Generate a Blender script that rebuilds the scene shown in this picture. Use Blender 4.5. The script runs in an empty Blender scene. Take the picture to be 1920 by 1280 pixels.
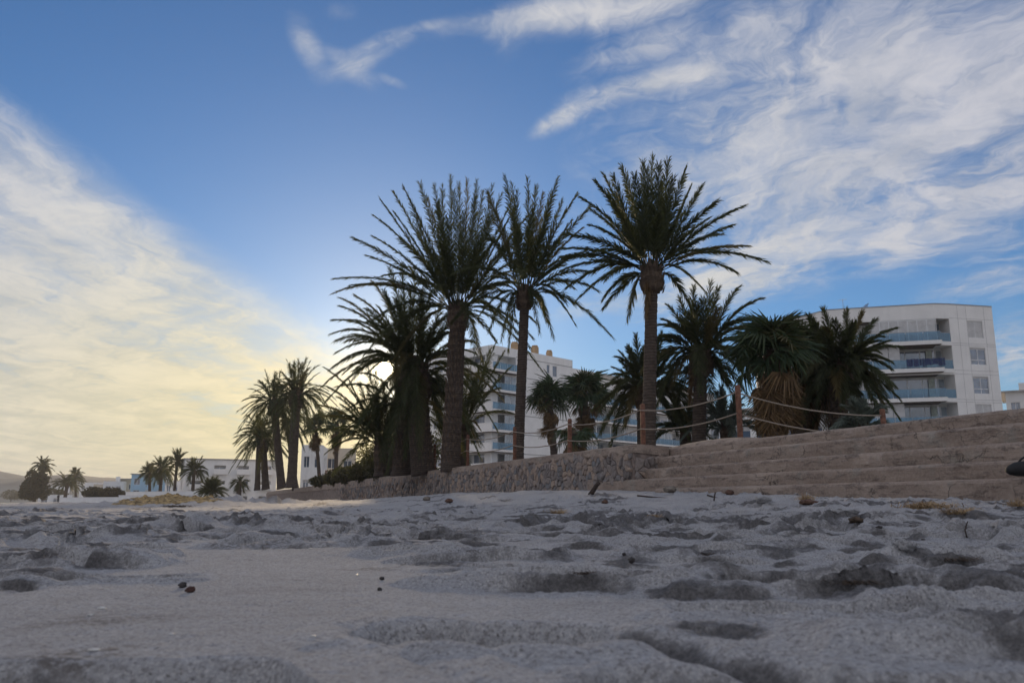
import bpy, bmesh, math, random
import numpy as np
from mathutils import Vector, Matrix

R = math.radians
random.seed(7)
rng = np.random.default_rng(11)
sc = bpy.context.scene
COL = sc.collection

# ------------------------------------------------------------------ camera
F = 1560.0                    # focal length in photograph pixels (1920 wide)
HORIZON = 940.0
CAMZ = 0.16
PITCH = math.atan((HORIZON - 640.0) / F)
cam = bpy.data.cameras.new('camera')
camo = bpy.data.objects.new('camera', cam)
COL.objects.link(camo)
camo.location = (0, 0, CAMZ)
camo.rotation_euler = (R(90) + PITCH, 0, 0)
cam.sensor_width = 36.0
cam.lens = 36.0 * F / 1920.0
cam.clip_start = 0.02
cam.clip_end = 8000
cam.dof.use_dof = True
cam.dof.focus_distance = 9.0
cam.dof.aperture_fstop = 9.0
sc.camera = camo

def ray(u, v):
    cx, cy = (u - 960.0) / F, (640.0 - v) / F
    c, s = math.cos(PITCH), math.sin(PITCH)
    return Vector((cx, c - cy * s, s + cy * c))

def P(u, v, Y):               # a point seen at photograph pixel (u, v), Y metres ahead
    d = ray(u, v)
    k = Y / d.y
    return Vector((d.x * k, Y, CAMZ + d.z * k))

# ------------------------------------------------------------------ sun, sky
SUN_AZ, SUN_EL = R(-8.75), R(8.9)
sund = Vector((math.sin(SUN_AZ) * math.cos(SUN_EL), math.cos(SUN_AZ) * math.cos(SUN_EL), math.sin(SUN_EL)))
sl = bpy.data.lights.new('sun', 'SUN')
sl.energy = 4.2
sl.angle = R(3.5)            # veiled by thin cloud
sl.color = (1.0, 0.75, 0.46)
so = bpy.data.objects.new('sun', sl)
so.rotation_euler = sund.to_track_quat('Z', 'Y').to_euler()
so.location = (0, 0, 60)
COL.objects.link(so)

world = bpy.data.worlds.new('World')
sc.world = world
world.use_nodes = True
WT = world.node_tree

class S:                       # a tiny expression wrapper round shader sockets
    tree = None
    def __init__(self, s): self.s = s
    @staticmethod
    def put(sock, v):
        if isinstance(v, S): S.tree.links.new(v.s, sock)
        else: sock.default_value = v
    @classmethod
    def m(cls, op, *a, clamp=False):
        n = cls.tree.nodes.new('ShaderNodeMath'); n.operation = op; n.use_clamp = clamp
        for i, v in enumerate(a): cls.put(n.inputs[i], v)
        return S(n.outputs[0])
    @classmethod
    def vm(cls, op, *a):
        n = cls.tree.nodes.new('ShaderNodeVectorMath'); n.operation = op
        for i, v in enumerate(a): cls.put(n.inputs[i], v)
        return S(n.outputs['Value'] if op in ('DOT_PRODUCT', 'LENGTH') else n.outputs['Vector'])
    def __add__(s, o): return S.m('ADD', s, o)
    def __radd__(s, o): return S.m('ADD', o, s)
    def __sub__(s, o): return S.m('SUBTRACT', s, o)
    def __rsub__(s, o): return S.m('SUBTRACT', o, s)
    def __mul__(s, o): return S.m('MULTIPLY', s, o)
    def __rmul__(s, o): return S.m('MULTIPLY', o, s)
    def __truediv__(s, o): return S.m('DIVIDE', s, o)

def smooth(x, a, b, lo=0.0, hi=1.0):
    n = S.tree.nodes.new('ShaderNodeMapRange'); n.interpolation_type = 'SMOOTHSTEP'
    S.put(n.inputs[0], x)
    for i, v in enumerate((a, b, lo, hi)): S.put(n.inputs[i + 1], v)
    return S(n.outputs[0])

def noise(vec, scale, detail=5, rough=0.55, dist=0.0, dims='3D'):
    n = S.tree.nodes.new('ShaderNodeTexNoise'); n.noise_dimensions = dims
    if vec is not None: S.tree.links.new(vec.s, n.inputs['Vector'])
    n.inputs['Scale'].default_value = scale; n.inputs['Detail'].default_value = detail
    n.inputs['Roughness'].default_value = rough; n.inputs['Distortion'].default_value = dist
    return S(n.outputs['Fac'])

def mixc(f, a, b, mode='MIX'):
    n = S.tree.nodes.new('ShaderNodeMix'); n.data_type = 'RGBA'; n.blend_type = mode
    S.put(n.inputs[0], f)
    for i, v in ((6, a), (7, b)):
        if isinstance(v, S): S.tree.links.new(v.s, n.inputs[i])
        else: n.inputs[i].default_value = (*v, 1.0) if len(v) == 3 else v
    return S(n.outputs[2])

def comb(x, y, z):
    n = S.tree.nodes.new('ShaderNodeCombineXYZ')
    for i, v in enumerate((x, y, z)): S.put(n.inputs[i], v)
    return S(n.outputs[0])

def build_world():
    S.tree = WT
    K = 0.125
    sky = WT.nodes.new('ShaderNodeTexSky')
    sky.sky_type = 'NISHITA'; sky.sun_disc = False
    sky.sun_elevation = SUN_EL; sky.sun_rotation = SUN_AZ
    sky.air_density = 1.0; sky.dust_density = 0.12; sky.ozone_density = 5.4
    tc = WT.nodes.new('ShaderNodeTexCoord')
    d = S(tc.outputs['Generated'])
    sep = WT.nodes.new('ShaderNodeSeparateXYZ'); WT.links.new(d.s, sep.inputs[0])
    dx, dy, dz = (S(sep.outputs[i]) for i in range(3))
    zz = S.m('MAXIMUM', dz, 0.0) + 0.10
    cp = comb(dx / zz, dy / zz, 0.0)                   # point on a cloud layer above
    warp = noise(cp, 1.6, 5, 0.6)
    wv = S.vm('ADD', cp, comb(warp * 0.5, noise(S.vm('ADD', cp, (7.3, 1.1, 0)), 1.6, 5, 0.6) * 0.5, 0.0))
    def on_layer(u, v):
        q = ray(u, v).normalized(); return Vector((q.x / (q.z + .1), q.y / (q.z + .1)))
    def stretched(pa, pb, sx, sy, sc_, detail, rough, dist=0.6, off=0.0):
        t = (on_layer(*pb) - on_layer(*pa)).normalized(); c, s = t.x, t.y
        a = S.vm('DOT_PRODUCT', wv, (c * sx, s * sx, 0)); b = S.vm('DOT_PRODUCT', wv, (-s * sy, c * sy, 0))
        return noise(comb(a, b, off), sc_, detail, rough, dist)
    fib = stretched((0, 205), (610, 605), 0.4, 1.5, 2.3, 8, 0.66)       # fibrous streaks
    fib2 = stretched((1100, 560), (1800, 400), 0.5, 1.4, 3.4, 8, 0.66, .8, 4.0)
    fib3 = stretched((1250, 420), (1330, 120), 0.45, 1.3, 4.2, 7, 0.66, .9, 9.0)
    big = noise(wv, 0.75, 3, 0.5)
    soft = noise(S.vm('ADD', wv, (3.1, 9.7, 0)), 3.2, 7, 0.62, .5)
    # the flat-edged sheet of high cloud on the sun's left
    a, b = ray(0, 205).normalized(), ray(610, 605).normalized()
    n1 = a.cross(b).normalized()
    if n1.dot(ray(100, 600)) < 0: n1 = -n1
    sheet_s = S.vm('DOT_PRODUCT', d, tuple(n1)) + (fib - 0.5) * 0.05
    left = smooth(sheet_s, -0.022, smooth(dx, -.5, -.2, .03, .08))
    left = left * smooth(dx, 0.16, -0.13)
    left = left * smooth(fib * 0.6 + fib2 * 0.4 + sheet_s * 0.7, 0.40, 0.64, 0.60, 1.0)
    # wisps and banks on the right, each a soft region of the layer filled with streaks
    def blob(u, v, ru, rv, tilt, gain=1.0):
        c = ray(u, v).normalized()
        right = Vector((c.y, -c.x, 0)).normalized(); up = right.cross(c).normalized()
        ca, sa = math.cos(R(tilt)), math.sin(R(tilt))
        A = (right * ca + up * sa) * (F / ru); B = (up * ca - right * sa) * (F / rv)
        p = S.vm('DOT_PRODUCT', d, tuple(A)); q = S.vm('DOT_PRODUCT', d, tuple(B))
        g = S.m('EXPONENT', (p * p + q * q) * -1.0) * gain
        return g * smooth(S.vm('DOT_PRODUCT', d, tuple(c)), 0.0, 0.3)
    blobs = [(1560, 230, 420, 210, 12, 1.0), (1860, 120, 300, 240, 0, .95), (1720, 400, 420, 90, 9, .9),
             (1250, 150, 190, 26, 6, .8), (1060, 218, 85, 22, 28, .85), (1100, 22, 260, 44, 4, .9), (965, 60, 46, 80, -25, .6), (1200, 90, 170, 44, 14, .62), (1400, 60, 200, 60, 12, .62), (1150, 185, 130, 30, 10, .6),
             (575, 85, 34, 80, 28, .62), (640, 20, 50, 30, 10, .45), (690, 105, 110, 30, 32, .66), (660, 130, 80, 30, -30, .6), (735, 152, 40, 14, -18, .6), (800, 50, 90, 16, 14, .5), (1400, 520, 260, 60, 14, .85), (1180, 560, 240, 30, 10, .6),
             (1280, 330, 200, 110, 10, .6), (1870, 520, 160, 36, 8, .7), (1905, 650, 70, 75, 0, .75), (1890, 460, 80, 26, 0, .5)]
    tot = None
    for bl in blobs:
        g = blob(*bl); tot = g if tot is None else S.m('MAXIMUM', tot, g) + S.m('MINIMUM', tot, g) * 0.25
    # unseen cloud outside the view, made denser to fill facades and sand
    out = smooth(S.vm('DOT_PRODUCT', d, tuple(ray(960, 500).normalized())), 0.80, 0.45)
    tot = S.m('MAXIMUM', tot, out * (0.85 + big * 0.6))
    nn = fib2 * .4 + soft * .3 + fib3 * .3
    rightc = smooth(tot * (0.42 + (nn - .36) * 3.4), 0.26, 1.02)
    rightc = rightc * (0.66 + 0.34 * smooth(fib3 * 0.5 + soft * 0.5, 0.40, 0.60))
    hz = smooth(dz, 0.20, 0.0) * 0.20
    cover = S.m('MAXIMUM', left * 0.93, rightc * 0.9)
    cover = S.m('MINIMUM', cover + hz, 0.97) * smooth(dz, -0.03, 0.01)
    # light in the cloud: thin cloud scatters the low sun forward
    ca = S.m('MAXIMUM', S.vm('DOT_PRODUCT', d, tuple(sund)), 0.0)
    ang = S.m('ARCCOSINE', S.m('MINIMUM', ca, 0.99999))
    wide = S.m('EXPONENT', ang * ang * -4.2)
    mid = S.m('EXPONENT', ang * -9.0)
    core = S.m('EXPONENT', ang * -46.0)
    low = smooth(dz, 0.37, 0.03)
    shade = smooth(fib * .4 + fib2 * 0.3 + soft * 0.3, 0.40, 0.60)
    front = smooth(S.vm('DOT_PRODUCT', d, tuple(sund)), 0.75, -0.6)          # cloud away from the sun, brightened as fill for facades and sand
    ccol = mixc(shade, (0.40, 0.43, 0.52), (0.62, 0.615, 0.67))
    ccol = mixc(front, ccol, mixc(shade, (0.52, 0.52, 0.58), (0.74, 0.73, 0.76)))
    ccol = mixc(S.m('MINIMUM', wide * 0.75 + 0.0, 1.0), ccol, mixc(shade, (0.55, 0.59, 0.60), (0.75, 0.75, 0.68)))
    ccol = mixc(low * wide * 0.95, ccol, mixc(shade, (0.78, 0.68, 0.36), (0.98, 0.82, 0.44)))
    ccol = S.vm('SCALE', ccol, comb(0, 0, 0)) if False else ccol
    scl = WT.nodes.new('ShaderNodeVectorMath'); scl.operation = 'SCALE'
    WT.links.new(ccol.s, scl.inputs[0]); scl.inputs['Scale'].default_value = 1.0 / K
    col = mixc(cover, S(sky.outputs[0]), S(scl.outputs[0]))
    disc = S.m('EXPONENT', ang * ang * -24000.0)
    col = S.vm('ADD', col, S.vm('MULTIPLY', comb(disc, disc, disc), (260, 215, 130)))
    glow = S.vm('ADD', S.vm('MULTIPLY', comb(mid, mid, mid), (5.0, 3.8, 1.7)), S.vm('MULTIPLY', comb(core, core, core), (13, 9.8, 4.4)))
    col = S.vm('ADD', col, glow)
    bg = WT.nodes['Background']
    WT.links.new(col.s, bg.inputs[0]); bg.inputs[1].default_value = K
build_world()

sc.view_settings.view_transform = 'Standard'
sc.view_settings.look = 'None'
sc.view_settings.gamma = 1.0
sc.view_settings.exposure = 0.0
sc.view_settings.use_curve_mapping = False
sc.render.engine = 'CYCLES'
sc.cycles.use_denoising = True
sc.cycles.max_bounces = 5
sc.cycles.diffuse_bounces = 3
sc.cycles.volume_bounces = 0
sc.cycles.use_adaptive_sampling = True
sc.cycles.adaptive_threshold = 0.02
sc.cycles.transparent_max_bounces = 8
sc.cycles.sample_clamp_indirect = 6

# ------------------------------------------------------------------ noise for geometry
_perm = np.arange(256); np.random.default_rng(3).shuffle(_perm); _perm = np.concatenate([_perm, _perm, _perm])
_g = np.random.default_rng(5).normal(size=(256, 2)); _g /= np.linalg.norm(_g, axis=1)[:, None]
def pn(x, y):                 # gradient noise, about -0.7..0.7
    x = np.asarray(x, float); y = np.asarray(y, float)
    xi, yi = np.floor(x).astype(int), np.floor(y).astype(int)
    xf, yf = x - xi, y - yi
    u, v = xf ** 3 * (xf * (xf * 6 - 15) + 10), yf ** 3 * (yf * (yf * 6 - 15) + 10)
    def gr(ix, iy, fx, fy):
        h = _perm[(_perm[ix & 255] + iy) & 255]
        return _g[h, 0] * fx + _g[h, 1] * fy
    a, b = gr(xi, yi, xf, yf), gr(xi + 1, yi, xf - 1, yf)
    c, d = gr(xi, yi + 1, xf, yf - 1), gr(xi + 1, yi + 1, xf - 1, yf - 1)
    return (a + (b - a) * u) * (1 - v) + (c + (d - c) * u) * v
def fbm(x, y, o=4, gain=.5):
    s, a, f = 0, 1, 1
    for i in range(o):
        s = s + a * pn(x * f + 17.3 * i, y * f - 9.1 * i); a *= gain; f *= 2.03
    return s
def sstep(a, b, x):
    t = np.clip((np.asarray(x, float) - a) / (b - a), 0, 1)
    return t * t * (3 - 2 * t)

# ------------------------------------------------------------------ mesh helpers
def link(o, parent=None):
    COL.objects.link(o)
    if parent is not None: o.parent = parent
    return o

class MB:
    def __init__(self): self.v = []; self.f = []
    def quad(self, a, b, c, d):
        n = len(self.v); self.v += [tuple(a), tuple(b), tuple(c), tuple(d)]; self.f.append((n, n + 1, n + 2, n + 3))
    def tri(self, a, b, c):
        n = len(self.v); self.v += [tuple(a), tuple(b), tuple(c)]; self.f.append((n, n + 1, n + 2))
    def box(self, x0, x1, y0, y1, z0, z1):
        self.prism([(x0, y0), (x1, y0), (x1, y1), (x0, y1)], z0, z1); return self
    def prism(self, poly, z0, z1):
        n = len(self.v); k = len(poly)
        self.v += [(p[0], p[1], z0) for p in poly] + [(p[0], p[1], z1) for p in poly]
        self.f.append(tuple(n + i for i in reversed(range(k)))); self.f.append(tuple(n + k + i for i in range(k)))
        for i in range(k):
            j = (i + 1) % k; self.f.append((n + i, n + j, n + k + j, n + k + i))
        return self
    def obox(self, p0, p1, thick, z0, z1, off=0.0):      # upright slab between two plan points; thick to the left of p0>p1
        p0, p1 = Vector(p0[:2]), Vector(p1[:2]); t = (p1 - p0).normalized(); n = Vector((-t.y, t.x))
        a, b = p0 + n * off, p1 + n * off
        self.prism([a, b, b + n * thick, a + n * thick], z0, z1); return self
    def tube(self, pts, rad, k=8, cap=True):
        pts = [Vector(p) for p in pts]; n0 = len(self.v); m = len(pts)
        rad = rad if hasattr(rad, '__len__') else [rad] * m
        prev = None
        for i, p in enumerate(pts):
            t = (pts[min(i + 1, m - 1)] - pts[max(i - 1, 0)]).normalized()
            if prev is None:
                a = t.orthogonal().normalized()
            else:
                a = (prev - t * prev.dot(t)).normalized()
            prev = a; b = t.cross(a)
            for j in range(k):
                w = 2 * math.pi * j / k
                self.v.append(tuple(p + (a * math.cos(w) + b * math.sin(w)) * rad[i]))
        for i in range(m - 1):
            for j in range(k):
                q = (j + 1) % k
                self.f.append((n0 + i * k + j, n0 + i * k + q, n0 + (i + 1) * k + q, n0 + (i + 1) * k + j))
        if cap:
            self.f.append(tuple(n0 + j for j in reversed(range(k)))); self.f.append(tuple(n0 + (m - 1) * k + j for j in range(k)))
        return self
    def grid(self, pts, nu, nv):          # pts row-major [nu][nv]
        n0 = len(self.v); self.v += [tuple(p) for p in pts]
        for i in range(nu - 1):
            for j in range(nv - 1):
                a = n0 + i * nv + j; self.f.append((a, a + 1, a + nv + 1, a + nv))
        return self
    def mesh(self, name, mat, smooth_=False):
        me = bpy.data.meshes.new(name); me.from_pydata(self.v, [], self.f); me.update()
        if mat: me.materials.append(mat)
        if smooth_: me.polygons.foreach_set('use_smooth', [True] * len(me.polygons))
        return me
    def build(self, name, mat, parent=None, smooth_=False, bevel=0.0, loc=None):
        o = bpy.data.objects.new(name, self.mesh(name, mat, smooth_))
        link(o, parent)
        if loc is not None: o.location = loc
        if bevel:
            m = o.modifiers.new('bevel', 'BEVEL'); m.width = bevel; m.segments = 2; m.limit_method = 'ANGLE'
        return o

def tag(o, label=None, cat=None, group=None, kind=None):
    if label: o['label'] = label
    if cat: o['category'] = cat
    if group: o['group'] = group
    if kind: o['kind'] = kind
    return o
def thing(name, label, cat, loc=(0, 0, 0), rz=0.0, group=None):
    o = bpy.data.objects.new(name, None); o.empty_display_size = 0.2
    o.location = loc; o.rotation_euler = (0, 0, rz); link(o)
    return tag(o, label, cat, group)

# ------------------------------------------------------------------ materials
def material(name, fn):
    m = bpy.data.materials.new(name); m.use_nodes = True
    S.tree = m.node_tree
    bsdf = m.node_tree.nodes['Principled BSDF']
    fn(m, m.node_tree, bsdf)
    return m
def objco():
    n = S.tree.nodes.new('ShaderNodeTexCoord'); return S(n.outputs['Object'])
def worldco():
    n = S.tree.nodes.new('ShaderNodeNewGeometry'); return S(n.outputs['Position'])
def rnd():
    n = S.tree.nodes.new('ShaderNodeObjectInfo'); return S(n.outputs['Random'])
def island():
    n = S.tree.nodes.new('ShaderNodeNewGeometry'); return S(n.outputs['Random Per Island'])
def bump(h, strength, dist, bsdf, prev=None):
    n = S.tree.nodes.new('ShaderNodeBump'); n.inputs['Strength'].default_value = strength; n.inputs['Distance'].default_value = dist
    S.tree.links.new(h.s, n.inputs['Height'])
    if prev: S.tree.links.new(prev, n.inputs['Normal'])
    S.tree.links.new(n.outputs[0], bsdf.inputs['Normal'])
    return n.outputs[0]
def setc(b, c):
    if isinstance(c, S): S.tree.links.new(c.s, b.inputs['Base Color'])
    else: b.inputs['Base Color'].default_value = (*c, 1)
def plain(name, col, rough=0.7, var=0.12, scale=3.0, bumpy=0.0, bscale=20, metal=0.0, per_obj=0.0):
    def fn(m, t, b):
        co = objco()
        n = noise(co, scale, 6, 0.6)
        dark = tuple(c * (1 - var * 1.6) for c in col); lite = tuple(min(1, c * (1 + var)) for c in col)
        c = mixc(smooth(n, .3, .7), dark, lite)
        if per_obj: c = mixc(rnd() * per_obj, c, tuple(x * 0.35 for x in col))
        setc(b, c); b.inputs['Roughness'].default_value = rough; b.inputs['Metallic'].default_value = metal
        if bumpy: bump(noise(co, bscale, 4, .6), bumpy, 0.02, b)
    return material(name, fn)

def leaf_mat(name, c0, c1, tip, trans):
    def fn(m, t, b):
        i = island(); r = rnd()
        c = mixc(S.m('FRACT', i * 7.13), c0, c1)
        c = mixc(smooth(r, .82, 1.0) * .7, c, tip)
        setc(b, c); b.inputs['Roughness'].default_value = .55; b.inputs['Specular IOR Level'].default_value = .2
        tr = t.nodes.new('ShaderNodeBsdfTranslucent'); S.tree.links.new(mixc(.5, c, (.22, .24, .05)).s, tr.inputs[0])
        mx = t.nodes.new('ShaderNodeMixShader'); mx.inputs[0].default_value = trans
        t.links.new(b.outputs[0], mx.inputs[1]); t.links.new(tr.outputs[0], mx.inputs[2])
        t.links.new(mx.outputs[0], t.nodes['Material Output'].inputs[0])
    return material(name, fn)

M = {}
M['leaf'] = leaf_mat('date_palm_leaf', (.034, .043, .022), (.080, .090, .043), (.18, .125, .05), .28)
M['fanleaf'] = leaf_mat('fan_palm_leaf', (.028, .050, .026), (.060, .088, .042), (.15, .12, .05), .2)
M['deadleaf'] = leaf_mat('dead_palm_leaf', (.10, .063, .034), (.26, .165, .085), (.055, .034, .02), .15)
M['bushleaf'] = leaf_mat('hedge_leaf', (.035, .036, .02), (.075, .062, .034), (.12, .075, .036), .18)
M['goldleaf'] = leaf_mat('sunlit_tree_leaf', (.09, .075, .03), (.20, .15, .06), (.24, .16, .06), .5)  # brownish leaves with the sun's backlit gold put into the colour
M['greyleaf'] = leaf_mat('grey_green_leaf', (.10, .13, .11), (.19, .22, .19), (.14, .13, .08), .15)

def trunk_fn(c0, c1, rings):
    def fn(m, t, b):
        co = objco()
        sep = t.nodes.new('ShaderNodeSeparateXYZ'); t.links.new(co.s, sep.inputs[0]); z = S(sep.outputs[2])
        n = noise(co, 9, 6, .65); n2 = noise(S.vm('MULTIPLY', co, (6, 6, 30)), 1.0, 4, .6)
        band = S.m('SINE', z * rings + n * 5) * .5 + .5
        c = mixc(smooth(n * .5 + n2 * .5, .35, .65), c0, c1)
        c = mixc(smooth(band, .2, .9) * .45, c, tuple(x * .42 for x in c0))
        setc(b, c); b.inputs['Roughness'].default_value = .9
        bump(band * .5 + n2 + n * .5, .9, .03, b)
    return fn
M['trunk'] = material('palm_trunk_bark', trunk_fn((.055, .04, .031), (.115, .085, .066), 70))
M['boots'] = material('palm_leaf_base', trunk_fn((.075, .05, .034), (.15, .105, .072), 20))
M['rachis'] = plain('palm_leaf_stalk', (.20, .165, .085), .6, .2, 6)
M['deadstalk'] = plain('dead_leaf_stalk', (.22, .13, .065), .8, .25, 6)

def sand_fn(m, t, b):
    p = worldco()
    n1 = noise(p, 1.3, 3, .6); n2 = noise(p, 14, 4, .65); n3 = noise(p, 320, 2, .7); n4 = noise(p, 900, 1, .8)
    c = mixc(smooth(n1, .3, .7), (.365, .367, .38), (.45, .453, .467))
    c = mixc(smooth(n2, .35, .7) * .35, c, (.24, .225, .215))
    c = mixc(smooth(n3, .42, .72) * .62, c, (.60, .58, .56))
    g1 = noise(p, 150, 2, .6); g2 = noise(S.vm('ADD', p, (3.3, 7.1, 1.9)), 210, 2, .65)
    c = mixc(smooth(g1, .50, .66) * .6, c, (.14, .13, .125)); c = mixc(smooth(g2, .52, .68) * .6, c, (.66, .64, .62))
    c = mixc(smooth(n4, .60, .74) * .55, c, (.12, .11, .105))
    c = mixc(smooth(noise(p, 170, 2, .6), .665, .70) * .8, c, (.045, .04, .036))
    deb = noise(S.vm('MULTIPLY', p, (1, 2.2, 1)), 1.5, 6, .62, .8)          # thin dark litter of dry seagrass
    c = mixc(smooth(deb, .56, .68) * smooth(noise(p, 60, 4, .7), .40, .60) * .75, c, (.10, .082, .068))
    c = mixc(smooth(noise(p, 70, 4, .7), .42, .66) * .3, c, (.17, .155, .145))
    an = t.nodes.new('ShaderNodeAttribute'); an.attribute_name = 'damp_shade'      # shade painted on ridge faces, print and hollow, over moist turned sand
    wet_shade = smooth(S(an.outputs['Fac']) + (noise(p, 24, 6, .75) - .5) * 1.5 + (n1 - .5) * .5, .30, .85)
    c = mixc(wet_shade * .86, c, mixc(smooth(g1, .42, .62), (.060, .056, .056), (.135, .128, .126)))
    setc(b, c); b.inputs['Roughness'].default_value = .92
    b.inputs['Specular IOR Level'].default_value = .25
    q = bump(noise(p, 38, 4, .72), .45, .016, b)
    bump(n3 * .5 + n4 * .3 + g1 * .8, .8, .005, b, q)
M['sand'] = material('beach_sand', sand_fn)

def concrete_fn(m, t, b):
    p = worldco()
    n1 = noise(p, .9, 5, .6); n2 = noise(S.vm('MULTIPLY', p, (1, 1, 5)), 2.4, 6, .7, .6); n3 = noise(p, 26, 5, .7)
    c = mixc(smooth(n1, .32, .68), (.265, .202, .162), (.365, .288, .232))
    c = mixc(smooth(n2, .48, .67) * .82, c, (.10, .074, .062))
    c = mixc(smooth(noise(p, 1.7, 4, .6), .56, .72) * .55, c, (.26, .255, .225))
    c = mixc(smooth(n3, .40, .75) * .4, c, (.50, .43, .36))
    v = t.nodes.new('ShaderNodeTexVoronoi'); v.feature = 'DISTANCE_TO_EDGE'; v.inputs['Scale'].default_value = 1.15
    wv = S.vm('ADD', p, comb(noise(p, 2.2, 4, .6) * .7, noise(p, 2.7, 4, .6) * .7, noise(p, 2.4, 4, .6) * .6))
    t.links.new(wv.s, v.inputs['Vector'])
    crack = smooth(S(v.outputs['Distance']), .0, .014, 1, 0) * smooth(n1, .42, .6)
    c = mixc(crack * .8, c, (.045, .035, .03))
    setc(b, c); b.inputs['Roughness'].default_value = .93
    q = bump(n3, .5, .02, b)
    bump(n2 - crack * .7, .7, .04, b, q)
M['concrete'] = material('weathered_pink_concrete', concrete_fn)

def stone_fn(m, t, b):
    r = rnd(); i = island(); k = S.m('FRACT', r * 3.7 + i * 5.3); p = worldco()
    c = mixc(smooth(k, .0, .45), (.19, .165, .155), (.31, .265, .24))
    c = mixc(smooth(k, .45, .8), c, (.42, .32, .25))
    c = mixc(smooth(S.m('FRACT', k * 5.1), .7, .95), c, (.22, .22, .225))
    c = mixc(smooth(noise(p, 16, 5, .65), .4, .7) * .5, c, (.095, .075, .065))
    c = mixc(smooth(noise(p, 45, 3, .6), .55, .75) * .4, c, (.42, .37, .33))
    setc(b, c); b.inputs['Roughness'].default_value = .9
    bump(noise(p, 28, 6, .7), .8, .03, b)
M['stone'] = material('wall_rubble_stone', stone_fn)
M['mortar'] = plain('wall_mortar', (.26, .205, .175), .95, .3, 6, .8, 24)
def white_fn(col, streak=.12):
    def fn(m, t, b):
        co = objco(); n = noise(co, .6, 4, .6); n2 = noise(S.vm('MULTIPLY', co, (2.2, 2.2, .12)), 1.2, 5, .6)
        c = mixc(smooth(n, .35, .65), tuple(x * .93 for x in col), col)
        c = mixc(smooth(n2, .52, .78) * streak * 2.2, c, tuple(x * .62 for x in col))
        setc(b, c); b.inputs['Roughness'].default_value = .75
    return fn
M['white'] = material('white_render', white_fn((.86, .85, .83)))
M['white2'] = material('white_cladding_panel', white_fn((.86, .84, .81), .06))
M['cream'] = material('cream_render', white_fn((.62, .55, .45)))
M['blue'] = material('pale_blue_render', white_fn((.36, .56, .72)))
M['grey'] = material('grey_render', white_fn((.42, .41, .40)))
M['tan'] = plain('tan_chimney', (.44, .30, .17), .85, .15, 2)
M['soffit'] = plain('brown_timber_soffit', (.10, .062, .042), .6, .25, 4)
M['frame'] = plain('white_window_frame', (.72, .72, .72), .4, .05, 3)
M['greyframe'] = plain('grey_window_frame', (.28, .29, .31), .4, .08, 3)
M['shutter'] = plain('pale_grey_shutter', (.60, .59, .58), .6, .08, 2)
M['curtain'] = plain('pale_curtain', (.62, .66, .60), .9, .15, 3)
M['metal'] = plain('dull_metal', (.30, .30, .31), .35, .1, 5, metal=.8)
def glass_fn(col, rough):
    def fn(m, t, b):
        co = objco(); c = mixc(smooth(noise(co, .8, 3, .5), .4, .6), tuple(x * .6 for x in col), col)
        setc(b, c); b.inputs['Roughness'].default_value = rough
        b.inputs['Specular IOR Level'].default_value = 1.0; b.inputs['IOR'].default_value = 1.8
    return fn
M['pane'] = material('dark_window_glass', glass_fn((.10, .15, .23), .05))  # blue of the reflected sky put into the pane colour
M['pane2'] = material('pale_window_glass', glass_fn((.27, .33, .38), .07))
def rail_fn(m, t, b):
    setc(b, (.34, .52, .66)); b.inputs['Roughness'].default_value = .05
    b.inputs['Specular IOR Level'].default_value = .9
    tr = t.nodes.new('ShaderNodeBsdfTransparent'); tr.inputs[0].default_value = (.55, .72, .82, 1)
    mx = t.nodes.new('ShaderNodeMixShader'); mx.inputs[0].default_value = .30
    t.links.new(b.outputs[0], mx.inputs[2]); t.links.new(tr.outputs[0], mx.inputs[1])
    t.links.new(mx.outputs[0], t.nodes['Material Output'].inputs[0])
M['railglass'] = material('balustrade_glass', rail_fn)
M['post'] = plain('rust_brown_post', (.17, .075, .045), .8, .3, 12, .5, 40)
M['rope'] = plain('hemp_rope', (.36, .30, .24), .9, .2, 60, .6, 200)
M['soil'] = plain('sandy_garden_ground', (.42, .37, .31), .95, .25, 1.2, .6, 8)
M['hill'] = plain('hill_scrub', (.17, .18, .17), .95, .3, .01)  # scrub colour paled to stand in for distance haze
M['twig'] = plain('dark_driftwood', (.055, .038, .03), .9, .3, 20, .6, 60)
M['pebble'] = plain('dark_pebble', (.06, .052, .05), .75, .3, 40, .5, 90, per_obj=.4)
M['redpebble'] = plain('red_brown_pebble', (.085, .036, .026), .7, .25, 40, .5, 90)
M['shell'] = plain('white_shell', (.72, .70, .66), .45, .1, 60)
M['straw'] = plain('dry_straw', (.42, .29, .15), .9, .3, 30)
M['weed'] = plain('dried_seaweed', (.085, .06, .042), .95, .35, 30)
M['rust'] = plain('red_brown_stone', (.13, .072, .05), .9, .3, 20, .6, 40)
M['rock'] = plain('sandy_rock', (.21, .18, .15), .92, .3, 9, .7, 30)
M['black'] = plain('black_nylon', (.012, .012, .013), .7, .2, 20, .4, 120)
M['navy'] = plain('navy_cloth', (.03, .05, .13), .9, .3, 6)
M['cloth'] = plain('dark_clothes', (.02, .02, .025), .9, .2, 8)
M['skin'] = plain('skin', (.42, .26, .19), .6, .1, 8)
def sea_fn(m, t, b):
    p = worldco(); setc(b, (.03, .06, .08)); b.inputs['Roughness'].default_value = .12
    bump(noise(S.vm('MULTIPLY', p, (.5, 1.2, 1)), .9, 5, .6), .6, .25, b)
M['sea'] = material('sea_water', sea_fn)

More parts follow.
